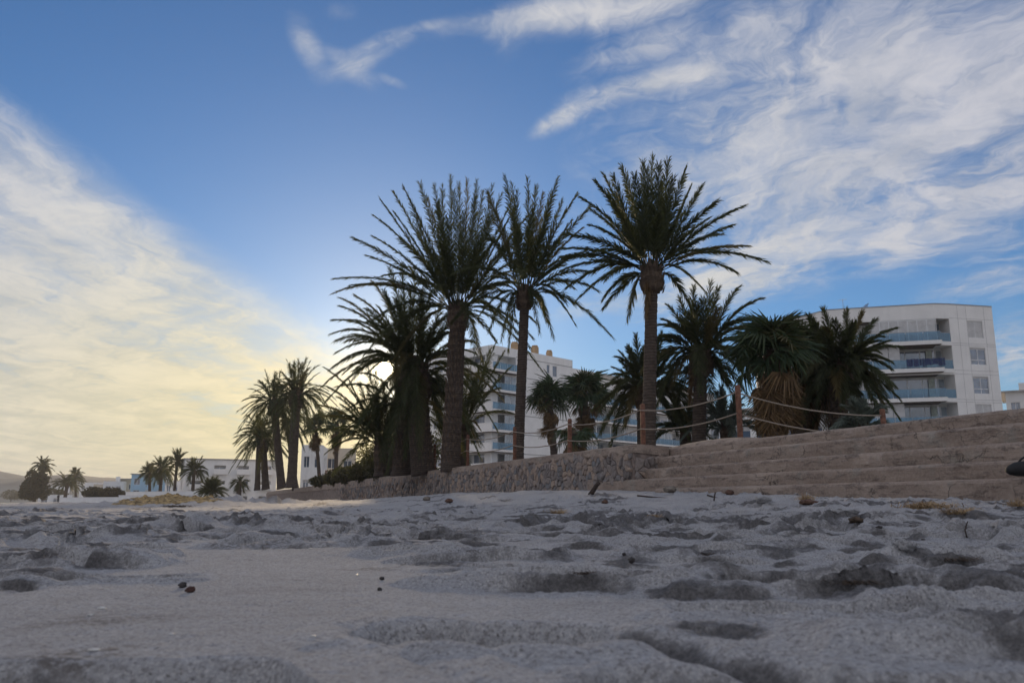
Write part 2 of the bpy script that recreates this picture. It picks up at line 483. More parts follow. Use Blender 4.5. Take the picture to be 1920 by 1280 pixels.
# ------------------------------------------------------------------ beach wall frame: D metres out from the camera, T metres along
WN = Vector((.9355, .3535)); WD = Vector((-.3535, .9355))
def wp(D, T, z): return Vector((WN.x * D + WD.x * T, WN.y * D + WD.y * T, z))
def t_at(u, D):               # where the photograph column u meets the line D
    d = ray(u, HORIZON); d = Vector((d.x, d.y)).normalized()
    r = D / d.dot(WN); return r * d.dot(WD)

FT = [-20, 2, 7, 12.3, 18.6, 26.9, 36, 45, 60, 120]
FZ = [.08, .08, .13, .27, .43, .42, .30, .16, .05, .0]
_prints = []                  # footprints: x, y, heading, length, depth
_pr = random.Random(21)
def px_ground(u, v, z=0.0):
    d = ray(u, v); k = (z - CAMZ) / d.z
    return d.x * k, d.y * k
def _add_print(u, v, a, L=.28, dep=.035, z=0.0):
    x, y = px_ground(u, v, z); _prints.append((x, y, a, L, dep))
_add_print(905, 1188, R(-10), .33, .062)
for (u, v, a, L, dp) in [(110, 1056, 6, .46, .07), (232, 1042, -25, .30, .07), (30, 1064, 12, .36, .06), (240, 1086, 8, .26, .022), (40, 1090, 0, .24, .03),
                         (530, 1004, 3, .40, .085), (420, 990, -10, .5, .08), (670, 988, 10, .46, .08), (800, 1040, 8, .34, .06), (930, 1046, -10, .34, .06), (1070, 1092, -4, .46, .06),
                         (1345, 1046, 4, .46, .08), (1590, 1104, -3, .48, .085), (1480, 1030, 4, .44, .07), (1780, 1058, 4, .55, .08), (1860, 1078, -8, .42, .07),
                         (1420, 1150, 8, .26, .03), (1890, 1195, 12, .38, .065), (1720, 1150, -5, .34, .04), (1850, 1120, 8, .4, .06), (1250, 1012, 5, .4, .05), (330, 1010, 0, .4, .05), (820, 1002, 6, .4, .05), (120, 985, 0, .5, .06)]:
    _add_print(u, v, R(a), L, dp)
for i in range(520):
    r = _pr.uniform(3.2, 16); az = _pr.uniform(-.72, .80)
    _prints.append((r * math.sin(az), r * math.cos(az), _pr.uniform(0, 3.14), _pr.uniform(.24, .5), _pr.uniform(.04, .10)))

_ridges = []                  # crescent scarps kicked up in the sand: x, y, heading, half width, height
for (u, v, w, th) in [(140, 1062, 290, 22), (50, 1078, 150, 15), (238, 1046, 110, 18), (40, 1098, 100, 16), (200, 996, 280, 22), (440, 994, 170, 20), (525, 1008, 120, 16), (690, 990, 110, 15), (860, 1050, 300, 21),
                      (1070, 1100, 320, 24), (1345, 1054, 240, 22), (1480, 1034, 180, 18), (1590, 1112, 290, 32), (1790, 1076, 340, 28), (1885, 1092, 150, 26), (1895, 1215, 170, 30), (1700, 1140, 170, 14), (1340, 1178, 240, 13),
                      (900, 1014, 130, 17), (645, 1008, 110, 17), (1250, 992, 130, 12), (340, 1018, 110, 14), (960, 990, 160, 18), (1130, 985, 170, 14), (100, 978, 220, 14), (1630, 1040, 140, 16), (1530, 1175, 150, 14)]:
    x, y = px_ground(u, v); k = math.hypot(x, y) / F
    _ridges.append((x, y, _pr.uniform(-.2, .2) - x / max(y, .5) * .6, w * k * .5, th * k * .8))
for i in range(300):
    r = 3.6 * (19 / 3.6) ** _pr.random(); az = _pr.uniform(-.72, .80)
    _ridges.append((r * math.sin(az), r * math.cos(az), _pr.gauss(0, .8) - az, _pr.uniform(.2, .55), _pr.uniform(.015, .042)))
for i in range(640):
    r = 1.55 * (9 / 1.55) ** _pr.random(); az = _pr.uniform(-.70, .78)
    if r < 2.9 and -.46 < math.tan(az) < -.10 or r < 2.0 and az < .12: continue
    _ridges.append((r * math.sin(az), r * math.cos(az), _pr.gauss(0, .45) - az, _pr.uniform(.04, .17) * (.6 + .25 * r ** .5), _pr.uniform(.004, .013) * (.7 + .25 * r)))

def sand_h(x, y, damp_shade=False):
    x = np.asarray(x, float); y = np.asarray(y, float)
    D = x * WN.x + y * WN.y; T = x * WD.x + y * WD.y
    r = np.hypot(x, y); rlo, rhi = r.min(), r.max()
    h = np.interp(T, FT, FZ) * sstep(1.5, 8.6, D) ** 1.3
    q = x * .875 + y * .485
    h = h - .05 * np.clip(-q - 2.0, 0, 20)
    wob = fbm(x * .35, y * .35, 3)
    amp = sstep(1.6, 5.5, r)
    far = 1 - .55 * sstep(25, 90, r)
    h = h + amp * far * (.045 * fbm(x * .8 + 3, y * .8, 3) + .030 * (1 - np.abs(pn(x * 1.9 + wob, y * 1.9)) * 2.6) * sstep(-.25, .3, wob + .1))
    h = h + amp * far * .016 * fbm(x * 4.2, y * 4.2, 3) + (.0022 + .0028 * amp) * fbm(x * 22, y * 22, 4, .6)
    h = h + sstep(.1, .45, fbm(x * .9 - 8, y * .9 + 4, 2)) * amp * .05 * fbm(x * 11, y * 11, 4, .6)
    # churned patch on the near right
    ch = sstep(.18, .42, x / np.maximum(r, .05)) * sstep(.9, 1.4, r) * (1 - amp)
    h = h + ch * (.010 * fbm(x * 6, y * 9, 4, .6) + .007 * fbm(x * 26, y * 26, 3))
    # footprints with pushed-up rims
    dm0 = np.zeros_like(h); hb = np.zeros_like(h); hm_ = np.zeros_like(h)
    for k, (px, py, a, L, dep) in enumerate(_prints):
        if not rlo - L * 2.1 < math.hypot(px, py) < rhi + L * 2.1: continue
        m = (np.abs(x - px) < L * 1.4) & (np.abs(y - py) < L * 1.4)
        if not m.any(): continue
        dx, dy = x[m] - px, y[m] - py
        c, s = math.cos(a), math.sin(a)
        u, v = (dx * c + dy * s) / (L * .5), (-dx * s + dy * c) / (L * .5)
        wdt = (.62 if k == 0 else .40) - .07 * np.cos(u * 2.4 + .4)
        e = np.sqrt((np.abs(u) ** 2.6) + (np.abs(v) / wdt) ** 2.6 + 1e-9) ** (2 / 2.6)
        e = e + (.05 if k == 0 else .20) * fbm(dx * 9 + k, dy * 9, 3)
        bowl = -dep * (1 - sstep(.80, 1.02, e)) * (1 + .25 * fbm(dx * 14, dy * 14 + k, 2))
        rim = dep * (.15 if k == 0 else .5) * np.exp(-((e - 1.2) / .24) ** 2) * (.4 + .9 * np.clip(fbm(dx * 5 + k * 3, dy * 5, 2) + .3, 0, 1.4))
        tread = 0
        if k == 0:
            tread = (1 - sstep(.5, .9, e)) * .014 * sstep(-.1, .5, np.sin(u * 15 + 2.0 * np.abs(v)) * sstep(.04, .10, np.abs(v)) + .2 * fbm(dx * 30, dy * 30, 2))
        if k == 0:
            lug = np.sin(u * 15 + 2.0 * np.abs(v)) * sstep(.04, .10, np.abs(v)) + .5 * fbm(dx * 40, dy * 40, 3)
            dm0[m] = np.maximum(dm0[m], (1 - sstep(.86, 1.0, e)) * np.clip(.30 + .6 * (1 - sstep(-.3, .4, lug)), 0, 1) * .75)  # dark tint painted into the print and its tread
        hb[m] = np.minimum(hb[m], bowl + tread); hm_[m] = np.maximum(hm_[m], rim)
    h = h + .065 * np.tanh(hb / .065) + .9 * hm_ * np.exp(hb / .03)
    hr = np.zeros_like(h); hh = np.zeros_like(h); dm = dm0; sx = np.zeros_like(h); sy = np.zeros_like(h)
    for k, (cx, cy, a, L, H) in enumerate(_ridges):
        E_ = L * 1.3 + .12 + H * 8
        if not rlo - E_ * 1.5 < math.hypot(cx, cy) < rhi + E_ * 1.5: continue
        m = (np.abs(x - cx) < E_) & (np.abs(y - cy) < E_)
        if not m.any(): continue
        dx, dy = x[m] - cx, y[m] - cy
        c, s = math.cos(a), math.sin(a); u, v = dx * c + dy * s, -dx * s + dy * c
        v = v + min(.035, L * .12) * fbm(u * 7 + k * 1.7, v * 3 + k, 4, .6) + .5 * H / .05 * .06 * (u / L) ** 2
        wn = np.clip(1 - np.abs(u / L) ** 2.4, 0, 1) * (1 + .4 * fbm(u * 7 + k, v * 4 + 3 * k, 2))
        body = np.where(v < 0, sstep(-.022 - H * .22 - .006 * math.hypot(cx, cy), .0, v), np.exp(-np.clip(v, 0, 9) / (.10 + H * 2.2)))
        hol = -.55 * np.exp(-((v + .02 + H * .9) / (.02 + H * .8)) ** 2)
        hr[m] = np.maximum(hr[m], H * wn * body * (1 + .15 * fbm(dx * 18, dy * 18 + k, 3)))
        hh[m] = np.minimum(hh[m], H * wn * hol)
        if damp_shade:
            lip = np.where(v < 0, np.clip(body, 0, 1) ** 2, np.exp(-np.clip(v, 0, 9) / (.05 + H))) * np.clip(wn, 0, 1.3) * H * (.95 if math.hypot(cx, cy) < 6 else .2) * (1 + .8 * fbm(u * 12 + k, v * 6, 3))
            big_ = lip > np.hypot(sx[m], sy[m]); sx[m] = np.where(big_, s * lip, sx[m]); sy[m] = np.where(big_, -c * lip, sy[m])
        dm[m] = np.maximum(dm[m], np.clip(wn, 0, 1.1) * np.exp(-((v + .04) / (.07 + H * 1.3)) ** 2) * (.72 + .28 * math.sin(k * 2.3)))  # painted shade on the near faces and undercuts of the ridges
    h = h + .055 * np.tanh(hr / .055) + hh
    dm = np.maximum(dm, sstep(.12, .42, fbm(x * .9 - 8, y * .9 + 4, 2)) * amp * .8)
    dm = np.maximum(dm, ch * sstep(-.1, .5, fbm(x * 2.2, y * 4.5, 3)) * .8)
    h = h + dm * (.008 * fbm(x * 16, y * 16, 4, .65) + .006 * fbm(x * 43, y * 43, 3, .6)) * (1 - .5 * sstep(8, 20, r))
    # long drag mark on the right and the hollow the photographer's hand rests in
    x0, y0 = px_ground(1120, 1185); x1, y1 = px_ground(1600, 1290)
    L = math.hypot(x1 - x0, y1 - y0); tx, ty = (x1 - x0) / L, (y1 - y0) / L
    s_ = (x - x0) * tx + (y - y0) * ty; v_ = -(x - x0) * ty + (y - y0) * tx
    msk = sstep(-.05, .08, s_) * (1 - sstep(L, L + .2, s_))
    wv = .006 * np.sin(s_ * 40)
    h = h - msk * .022 * np.exp(-((v_ + wv) / .02) ** 2) + msk * .008 * np.exp(-((v_ - .05 + wv) / .025) ** 2)
    for off in (.09, .17, .26):
        h = h - sstep(-.3, -.1, s_) * (1 - sstep(.2, .4, s_)) * .005 * np.exp(-((v_ + off + .01 * np.sin(s_ * 13)) / .014) ** 2)
    dm = np.maximum(dm, msk * .9 * np.exp(-((v_ + wv - .005) / .026) ** 2))
    edge = .90 + .05 * fbm(x * 3.3 + 2, y * 0 + 1.7, 3) - .15 * sstep(-.26, -.14, x) * (1 - sstep(.0, .12, x)) - .03 * sstep(.05, .3, x)
    h = h - .055 * (1 - sstep(edge - .05, edge, y)) * sstep(-.6, .1, y + .7)
    # sunlit mound of raked sand and seagrass by the far wall
    for (mx, my, mr, mh) in [(-13.2, 33, 3.0, .24), (-11.2, 30, 2.6, .18), (-9.6, 27.5, 2.2, .14), (-15.5, 40, 4, .22), (-12.6, 40, 3.5, .2), (-19, 36, 5, .08)]:
        h = h + mh * np.exp(-(((x - mx) / mr) ** 2 + ((y - my) / (mr * .6)) ** 2)) * (1 + .9 * fbm(x * 1.4, y * 1.4, 4, .62))
    if damp_shade:
        dm = np.maximum(dm, .7 * (1 - sstep(edge - .06, edge + .03, y + .03 * fbm(x * 14, y * 14, 3))))  # shade painted onto the face of the near hollow
        return np.where(D > 9.6, np.minimum(h, .9), h), np.clip(dm, 0, 1), sx, sy
    return np.where(D > 9.6, np.minimum(h, .9), h)

def hit_sand(u, v):
    d = ray(u, v); k = np.geomspace(.5, 400, 3000)
    x, y, z = d.x * k, d.y * k, CAMZ + d.z * k
    g = sand_h(x.copy(), y.copy())
    i = np.argmax(z <= g)
    if not (z <= g).any(): i = int(np.argmin(z - g))
    return Vector((x[i], y[i], float(g[i])))

def build_sand():
    r = [.42]
    while r[-1] < 14: r.append(r[-1] * 1.0054)
    while r[-1] < 4500: r.append(r[-1] * 1.05)
    r = np.array(r)
    az = np.concatenate([np.linspace(R(-100), R(-39), 60)[:-1], np.linspace(R(-39), R(39), 860), np.linspace(R(39), R(100), 60)[1:]])
    RR, AA = np.meshgrid(r, az, indexing='ij')
    X, Y = RR * np.sin(AA), RR * np.cos(AA)
    Z = np.empty_like(X); W = np.empty_like(X)
    for i in range(0, len(r), 40):
        xx, yy = X[i:i + 40].ravel(), Y[i:i + 40].ravel()
        zz, ww, ox, oy = sand_h(xx.copy(), yy.copy(), True); X[i:i + 40] += ox.reshape(X[i:i + 40].shape); Y[i:i + 40] += oy.reshape(X[i:i + 40].shape); Z[i:i + 40] = zz.reshape(X[i:i + 40].shape); W[i:i + 40] = ww.reshape(X[i:i + 40].shape)
    nr, na = X.shape
    co = np.stack([X, Y, Z], -1).reshape(-1, 3).astype(np.float32)
    idx = np.arange(nr * na).reshape(nr, na)
    q = np.stack([idx[:-1, :-1], idx[1:, :-1], idx[1:, 1:], idx[:-1, 1:]], -1).reshape(-1, 4)[:, ::-1]
    me = bpy.data.meshes.new('sand_beach')
    me.vertices.add(len(co)); me.vertices.foreach_set('co', co.ravel())
    me.loops.add(q.size); me.loops.foreach_set('vertex_index', q.ravel().astype(np.int32))
    me.polygons.add(len(q)); me.polygons.foreach_set('loop_start', np.arange(0, q.size, 4, dtype=np.int32))
    me.update(calc_edges=True); me.validate()
    me.polygons.foreach_set('use_smooth', np.ones(len(q), bool))
    at = me.attributes.new('damp_shade', 'FLOAT', 'POINT'); at.data.foreach_set('value', W.ravel().astype(np.float32))
    me.materials.append(M['sand'])
    o = bpy.data.objects.new('sand_beach', me); link(o); tag(o, kind='structure')
build_sand()

mb = MB(); mb.quad((-6000, -200, -.42), (3000, -200, -.42), (3000, 6000, -.42), (-6000, 6000, -.42))
tag(mb.build('sea', M['sea']), kind='structure')

# raised garden ground behind the wall
mb = MB()
a, a2, a3, b = wp(10.8, -30, 0), wp(10.8, 17.2, 0), wp(10.2, 17.2, 0), wp(10.2, 130, 0)
mb.prism([(a.x, a.y), (400, a.y), (400, 420), (b.x - 30, 420), (b.x, b.y), (a3.x, a3.y), (a2.x, a2.y)], .2, 1.36)
tag(mb.build('garden_ground', M['soil']), kind='structure')

# far hills
def hill(name, pts, Y, depth):
    mb = MB(); row = [P(u, v, Y) for u, v in pts]; n = len(row); g = []
    fine = []
    for i in range(n - 1):
        for k in range(8):
            p = row[i].lerp(row[i + 1], k / 8); p.z += float(fbm(np.array([p.x * .012]), np.array([i * 1.0]), 4)[0]) * 3; fine.append(p)
    for k, (dy, s) in enumerate([(0, 0), (depth * .35, .45), (depth * .7, .85), (depth, 1.0), (depth * 1.6, .7)]):
        for p in fine: g.append((p.x, Y + dy - depth, -2 + (p.z + 2) * s))
    mb.grid(g, 5, len(fine)); tag(mb.build(name, M['hill'], smooth_=True), kind='structure')
hill('hills', [(-420, 905), (-200, 860), (-60, 872), (0, 884), (25, 900), (42, 914), (80, 925), (120, 932)], 1000, 260)
hill('hills', [(20, 915), (80, 893), (140, 888), (200, 893), (260, 899), (340, 905), (420, 912), (560, 918), (760, 925)], 800, 200)

# ------------------------------------------------------------------ terrace steps on the right
def n1(a, b): return float(fbm(np.array([a]), np.array([b]), 4, .6)[0])
def strip(name, T0, T1, D0, D1, zb, zt, mat, parent, seed, chip=.03):
    """one long worn concrete step: front face, broken nose, tread"""
    nt = int((T1 - T0) / .055) + 1
    T = np.linspace(T0, T1, nt)
    nv = 9
    wave = .012 * fbm(T * .45 + seed, T * 0 + seed, 3)
    ch = np.clip(fbm(T * 2.1 + seed * 3, T * 0 + 2.2, 4, .65) - .16, 0, .6) * chip * 3.2
    ch2 = np.clip(fbm(T * 7 + seed * 5, T * 0 + 5.2, 3, .6) - .1, 0, .5) * chip * 1.2
    sag = .014 * fbm(T * .3 + 4 * seed, T * 0, 2)
    pts = []
    for i in range(nt):
        c = ch[i] + ch2[i]
        prof = []
        for j in range(nv):
            s = j / (nv - 1)
            z = zb + (zt - zb - .05 - c * .55) * s
            rough = .016 * n1(T[i] * 3.2 + seed * 9, z * 7.0 + seed)
            prof.append((D0 + wave[i] + rough + (c * .8 if s > .8 else 0) * (s - .8) * 5, z))
        prof.append((D0 + wave[i] + .016 + c * 1.0, zt - .026 - c * .4 + sag[i])); prof.append((D0 + wave[i] + .05 + c * 1.3, zt - .006 - c * .12 + sag[i]))
        prof.append((D0 + .14 + c, zt + sag[i] * .6)); prof.append((D1 + .12, zt))
        pts += [wp(D, T[i], z) for D, z in prof]
    mb = MB(); mb.grid(pts, nt, nv + 4)
    for i in (0, nt - 1):                       # closed ends
        k = nv + 4; base = i * k
        p = pts[base:base + k]; n0 = len(mb.v)
        mb.v += [tuple(q) for q in p] + [tuple(wp(D1 + .12, T[i], zb))]
        mb.f.append(tuple(range(n0, n0 + k + 1)) if i else tuple(reversed(range(n0, n0 + k + 1))))
    return mb.build(name, mat, parent, smooth_=False)
steps = thing('terrace_steps', 'worn pink concrete terrace steps rising behind the sand to the right', 'steps')
for i, (T0, T1, D0, D1, zb, zt) in enumerate([(-6, 15.4, 9.0, 9.33, -.2, .434), (-6, 19.3, 9.33, 9.66, .1, .663), (-6, 18.5, 9.66, 10.0, .4, .905),
                                              (-6, 17.2, 10.0, 10.35, .7, 1.185), (-6, 17.1, 10.35, 10.9, 1.0, 1.405)]):
    strip('step', T0, T1, D0, D1, zb, zt, M['concrete'], steps, i * 1.7 + .4, .045 if i in (2, 3) else .028)

# ------------------------------------------------------------------ rubble stone seawall on the left
wall = thing('stone_seawall', 'long rubble stone beach wall with pink concrete coping below the rope fence', 'wall')
WF = 9.36
mb = MB()
pl = [wp(WF + .042, 17.0, 0), wp(10.30, 17.0, 0), wp(10.30, 118, 0), wp(WF + .042, 118, 0)]
mb.prism([(p.x, p.y) for p in pl], -.3, 1.30); mb.build('wall_core', M['mortar'], wall)
# coping: rough cast band, slightly proud
def coping():
    T = np.concatenate([np.linspace(16.96, 60, 760), np.linspace(60.5, 118, 60)])
    pts = []; k = 0
    for t in T:
        w = .02 * n1(t * .5, 3.1); r1 = .02 * n1(t * 3.1, 1.2); r2 = .02 * n1(t * 4.3, 7.7)
        low = 1.235 + .06 * n1(t * 1.3, 9.4) - .22 * float(sstep(27, 45, t)) - .05 * n1(t * 5, .3)
        top = 1.45 + .012 * n1(t * .8, 5.5)
        prof = [(WF + .10, low - .02), (WF + .012 + w * .4, low), (WF - .012 + w + r1, low + .04), (WF - .006 + w + r2, (low + top) / 2), (WF + w + r1, top - .025), (WF + .03 + w, top), (9.75, top + .012 * n1(t * 2, 4)), (10.32, 1.40)]
        k = len(prof); pts += [wp(D, t, z) for D, z in prof]
    mb = MB(); mb.grid(pts, len(T), k)
    p = pts[:k]; n0 = len(mb.v); mb.v += [tuple(q) for q in p] + [tuple(wp(10.32, 16.96, 1.2))]; mb.f.append(tuple(reversed(range(n0, n0 + k + 1))))
    mb.build('coping', M['concrete'], wall)
coping()
# cast mound where the coping dies into the steps
mb = MB(); pts = []
for i in range(15):
    for j in range(11):
        a_, b_ = i / 14, j / 10
        D, T = 10.36 + b_ * 1.1, 13.6 + a_ * 4.0
        e = max(0, 1 - ((a_ - .55) / .5) ** 2) * max(0, 1 - ((b_ - .5) / .5) ** 2)
        pts.append(wp(D + .05 * n1(i * .7, j * .7), T, 1.30 + .23 * math.sqrt(e) + .015 * n1(i, j)))
mb.grid(pts, 15, 11); mb.build('cast_end', M['concrete'], wall, smooth_=True)

def voronoi_stones(T0, T1, z0, z1, sx, sz, rnd_):
    pts = []; nz = int((z1 - z0) / sz) + 3; nx = int((T1 - T0) / sx) + 3
    for i in range(-1, nx):
        for j in range(-1, nz):
            pts.append((T0 + (i + .5 * (j % 2) + rnd_.uniform(-.47, .47)) * sx, z0 + (j + rnd_.uniform(-.46, .46)) * sz))
    pts = [p for p in pts if rnd_.random() > .24]
    out = []
    A = np.array(pts)
    for i, (x, z) in enumerate(pts):
        if not (T0 <= x <= T1 and z0 <= z <= z1): continue
        poly = [(x - sx * 1.5, z - sz * 1.3), (x + sx * 1.5, z - sz * 1.3), (x + sx * 1.5, z + sz * 1.3), (x - sx * 1.5, z + sz * 1.3)]
        near = np.where((np.abs(A[:, 0] - x) < sx * 3.2) & (np.abs(A[:, 1] - z) < sz * 3.0))[0]
        for k in near:
            if k == i: continue
            mx, mz = (x + A[k, 0]) / 2, (z + A[k, 1]) / 2; dx, dz = A[k, 0] - x, A[k, 1] - z
            new = []
            for a_ in range(len(poly)):
                p, q = poly[a_], poly[(a_ + 1) % len(poly)]
                sp, sq = (p[0] - mx) * dx + (p[1] - mz) * dz, (q[0] - mx) * dx + (q[1] - mz) * dz
                if sp <= 0: new.append(p)
                if sp * sq < 0:
                    f = sp / (sp - sq); new.append((p[0] + (q[0] - p[0]) * f, p[1] + (q[1] - p[1]) * f))
            poly = new
            if len(poly) < 3: break
        if len(poly) >= 3: out.append(((x, z), poly))
    return out
def stone_mesh(mb, c, poly, rnd_, frame):
    cx = sum(p[0] for p in poly) / len(poly); cz = sum(p[1] for p in poly) / len(poly)
    k = len(poly); n0 = len(mb.v); bul = rnd_.uniform(.004, .05); tx, tz = rnd_.uniform(-.2, .2), rnd_.uniform(-.2, .2)
    for s, dep in ((.99, .07), (.97, .015), (.90, -bul * .5), (.62, -bul)):
        for p in poly:
            ja, jb = rnd_.uniform(-.006, .006), rnd_.uniform(-.006, .006)
            x, z = cx + (p[0] - cx) * s + ja, cz + (p[1] - cz) * s + jb
            mb.v.append(tuple(frame(x, z, dep + (0 if dep > .05 else tx * (x - cx) + tz * (z - cz)))))
    for r_ in range(3):
        for j in range(k):
            q = (j + 1) % k
            mb.f.append((n0 + r_ * k + j, n0 + (r_ + 1) * k + j, n0 + (r_ + 1) * k + q, n0 + r_ * k + q))
    mb.f.append(tuple(n0 + 3 * k + j for j in reversed(range(k))))
rs = random.Random(4)
cells = voronoi_stones(17.1, 58, .05, 1.27, .165, .142, rs)
cells.sort(key=lambda c: c[0][0])
far_mb = MB(); n_part = 0
front = lambda x, z, dep: wp(WF + dep, x, z)
for c, poly in cells:
    visible = c[1] > np.interp(c[0], FT, FZ) - .12 - .02
    low_cover = c[0] > 30 and rs.random() < min(.55, (c[0] - 30) / 30)     # plaster hides part of the stones farther on
    if c[0] < 19.2 and c[1] < .62: continue
    if visible and n_part < 285:
        mb = MB(); stone_mesh(mb, c, poly, rs, front); mb.build('stone', M['stone'], wall); n_part += 1
    elif visible and not low_cover:
        stone_mesh(far_mb, c, poly, rs, front)
tag(far_mb.build('stone_field', M['stone'], wall), kind='stuff')
# the wall's short end face towards the steps
for c, poly in voronoi_stones(9.42, 10.28, .55, 1.25, .19, .165, rs):
    mb = MB(); stone_mesh(mb, c, [(p[0], p[1]) for p in reversed(poly)], rs, lambda x, z, dep: wp(x, 16.98 + dep, z)); mb.build('stone', M['stone'], wall)

# ------------------------------------------------------------------ rope fence along the wall top
fence = thing('rope_fence', 'rust brown post fence with two sagging ropes along the top of the beach wall', 'fence')
FD = 9.98
post_px = [(609, 881), (632, 876), (661, 870), (691, 862), (731, 857), (766, 845), (814, 832), (876, 815), (965, 800), (1069, 785), (1209, 757), (1395, 722)]
fposts = []
for (u, vtop) in post_px:
    D_ = {1395: 11.05, 1209: 10.28}.get(u, FD); t = t_at(u, D_); p = wp(D_, t, 0); fposts.append((p, P(u, vtop, p.y).z))
# last post turns away behind the steps, beyond it the fence runs back to the far right
pe = P(1655, 766, 19.0); fposts.append((Vector((pe.x, pe.y, 0)), pe.z))
fl = wp(FD, t_at(597, FD), 0); fposts.insert(0, (fl, P(597, 887, fl.y).z))
for i, (p, zt) in enumerate(fposts):
    mb = MB(); r = .062; lx, ly = random.uniform(-.02, .02), random.uniform(-.02, .02)
    mb.tube([(p.x, p.y, 1.0), (p.x + lx * .4, p.y, 1.6), (p.x + lx, p.y + ly, zt - .03), (p.x + lx, p.y + ly, zt)], [r, r, r, r * .72], 12)
    mb.build('post', M['post'], fence, smooth_=True)
for i in range(len(fposts) - 1):
    (a, za), (b, zb_) = fposts[i], fposts[i + 1]
    for dz, sag in ((.16, .13), (.62, .12)):
        pts = []
        for k in range(17):
            s = k / 16; q = a.lerp(b, s)
            side = -.065
            pts.append((q.x + side * WN.x, q.y + side * WN.y, (za + (zb_ - za) * s) - dz - sag * 4 * s * (1 - s) * random.uniform(.97, 1.03)))
        mb = MB(); mb.tube(pts, .0155, 6); mb.build('rope', M['rope'], fence, smooth_=True)

# ------------------------------------------------------------------ palms
UP = Vector((0, 0, 1))
def bez(a, c, b, s): return a * (1 - s) ** 2 + c * 2 * s * (1 - s) + b * s * s
def frond_mesh(mb, base, ctrl, tip, leaf, n, rnd_, bare=.16, rad=.018, limp=.25, simple=False, lw=1.0):
    """feather frond: a tapering midrib with two ranks of narrow leaflets swept to the tip"""
    n = int(n * (1.25 if simple else 2.7)); m = 7 if simple else 11
    pts = [bez(base, ctrl, tip, i / (m - 1)) for i in range(m)]
    mb.tube(pts, [rad * (1 - .85 * i / (m - 1)) + .002 for i in range(m)], 3 if simple else 4, cap=False)
    twist = rnd_.uniform(-.5, .5)
    for i in range(n):
        s = bare + (1 - bare) * (i + rnd_.uniform(0, .6)) / n
        if s > .995: s = .995
        p = bez(base, ctrl, tip, s)
        t = ((ctrl - base) * (1 - s) + (tip - ctrl) * s).normalized()
        sd = t.cross(UP)
        if sd.length < .35: sd = t.cross(Vector((rnd_.uniform(-1, 1), rnd_.uniform(-1, 1), 0.1)))
        sd.normalize(); nrm = sd.cross(t).normalized()
        q = (s - bare) / (1 - bare)
        L = 1.28 * leaf * (min(1, .35 + q * 2.6)) * (1 - .5 * q ** 2.2)
        ang = (.68 - .34 * q)
        for side in (-1, 1):
            if rnd_.random() < .05: continue
            an = ang + rnd_.uniform(-.16, .16); li = L * rnd_.uniform(.75, 1.1)
            vee = rnd_.uniform(-.1, .7)
            w = (sd * side * math.cos(vee + twist * side * .5) + nrm * math.sin(vee + twist * side * .5))
            d = (t * math.cos(an) + w * math.sin(an)).normalized()
            wd = (.019 + .008 * rnd_.random()) * lw
            fl = t * wd * .8 + nrm * wd * .5 * rnd_.uniform(-1, 1)
            mid = p + d * li * .5; end = p + d * li - UP * li * limp * rnd_.uniform(.4, 1.5)
            if simple:
                fl = fl * 1.9; mb.tri(p - fl, p + fl, end)
            else:
                k = len(mb.v); mb.v += [tuple(p - fl * .6), tuple(p + fl * .6), tuple(mid + fl), tuple(mid - fl), tuple(end)]
                mb.f += [(k, k + 1, k + 2, k + 3), (k + 3, k + 2, k + 4)]

def trunk_part(tree, base, top, r0, r1, ring=.11, flare=1.25, bend=0.0, mat='trunk', sides=16):
    H = (top - base).length; n = max(8, int(H / .045)); pts, rad = [], []
    side = Vector((bend, 0, 0)); rr = random.Random(int(base.x * 100))
    for i in range(n + 1):
        s = i / n
        p = base.lerp(top, s) + side * math.sin(math.pi * s)
        z = s * H
        saw = (z / ring) % 1.0
        r = r0 + (r1 - r0) * s + (flare - 1) * r0 * max(0, 1 - s * 5) ** 2
        rad.append(r * (1 + .055 * (saw - .5) + rr.uniform(-.015, .015))); pts.append(p + Vector((rr.uniform(-.008, .008), rr.uniform(-.008, .008), 0)))
    mb = MB(); mb.tube(pts, rad, sides)
    return mb.build('trunk', M[mat], tree, smooth_=True)

def boot_cluster(mb, base, top, r0, r1, count, size, out=.35, rnd_=random):
    for i in range(count):
        s = (i + .5) / count; a = i * 2.39996 + rnd_.uniform(-.15, .15)
        p = base.lerp(top, s); r = r0 + (r1 - r0) * s
        d = Vector((math.cos(a), math.sin(a), 0)); w = Vector((-d.y, d.x, 0)); z = size * rnd_.uniform(.75, 1.2)
        b0 = p + d * (r * .9); tip = b0 + d * z * out + UP * z
        hw = z * .36
        k = len(mb.v)
        mb.v += [tuple(b0 - w * hw - UP * z * .2), tuple(b0 + w * hw - UP * z * .2), tuple(b0 + d * z * .28 - UP * z * .15),
                 tuple(tip - w * hw * .45), tuple(tip + w * hw * .45), tuple(tip + d * z * .10)]
        mb.f += [(k, k + 2, k + 5, k + 3), (k + 2, k + 1, k + 4, k + 5), (k + 3, k + 5, k + 4), (k, k + 1, k + 2), (k + 1, k, k + 3, k + 4)]

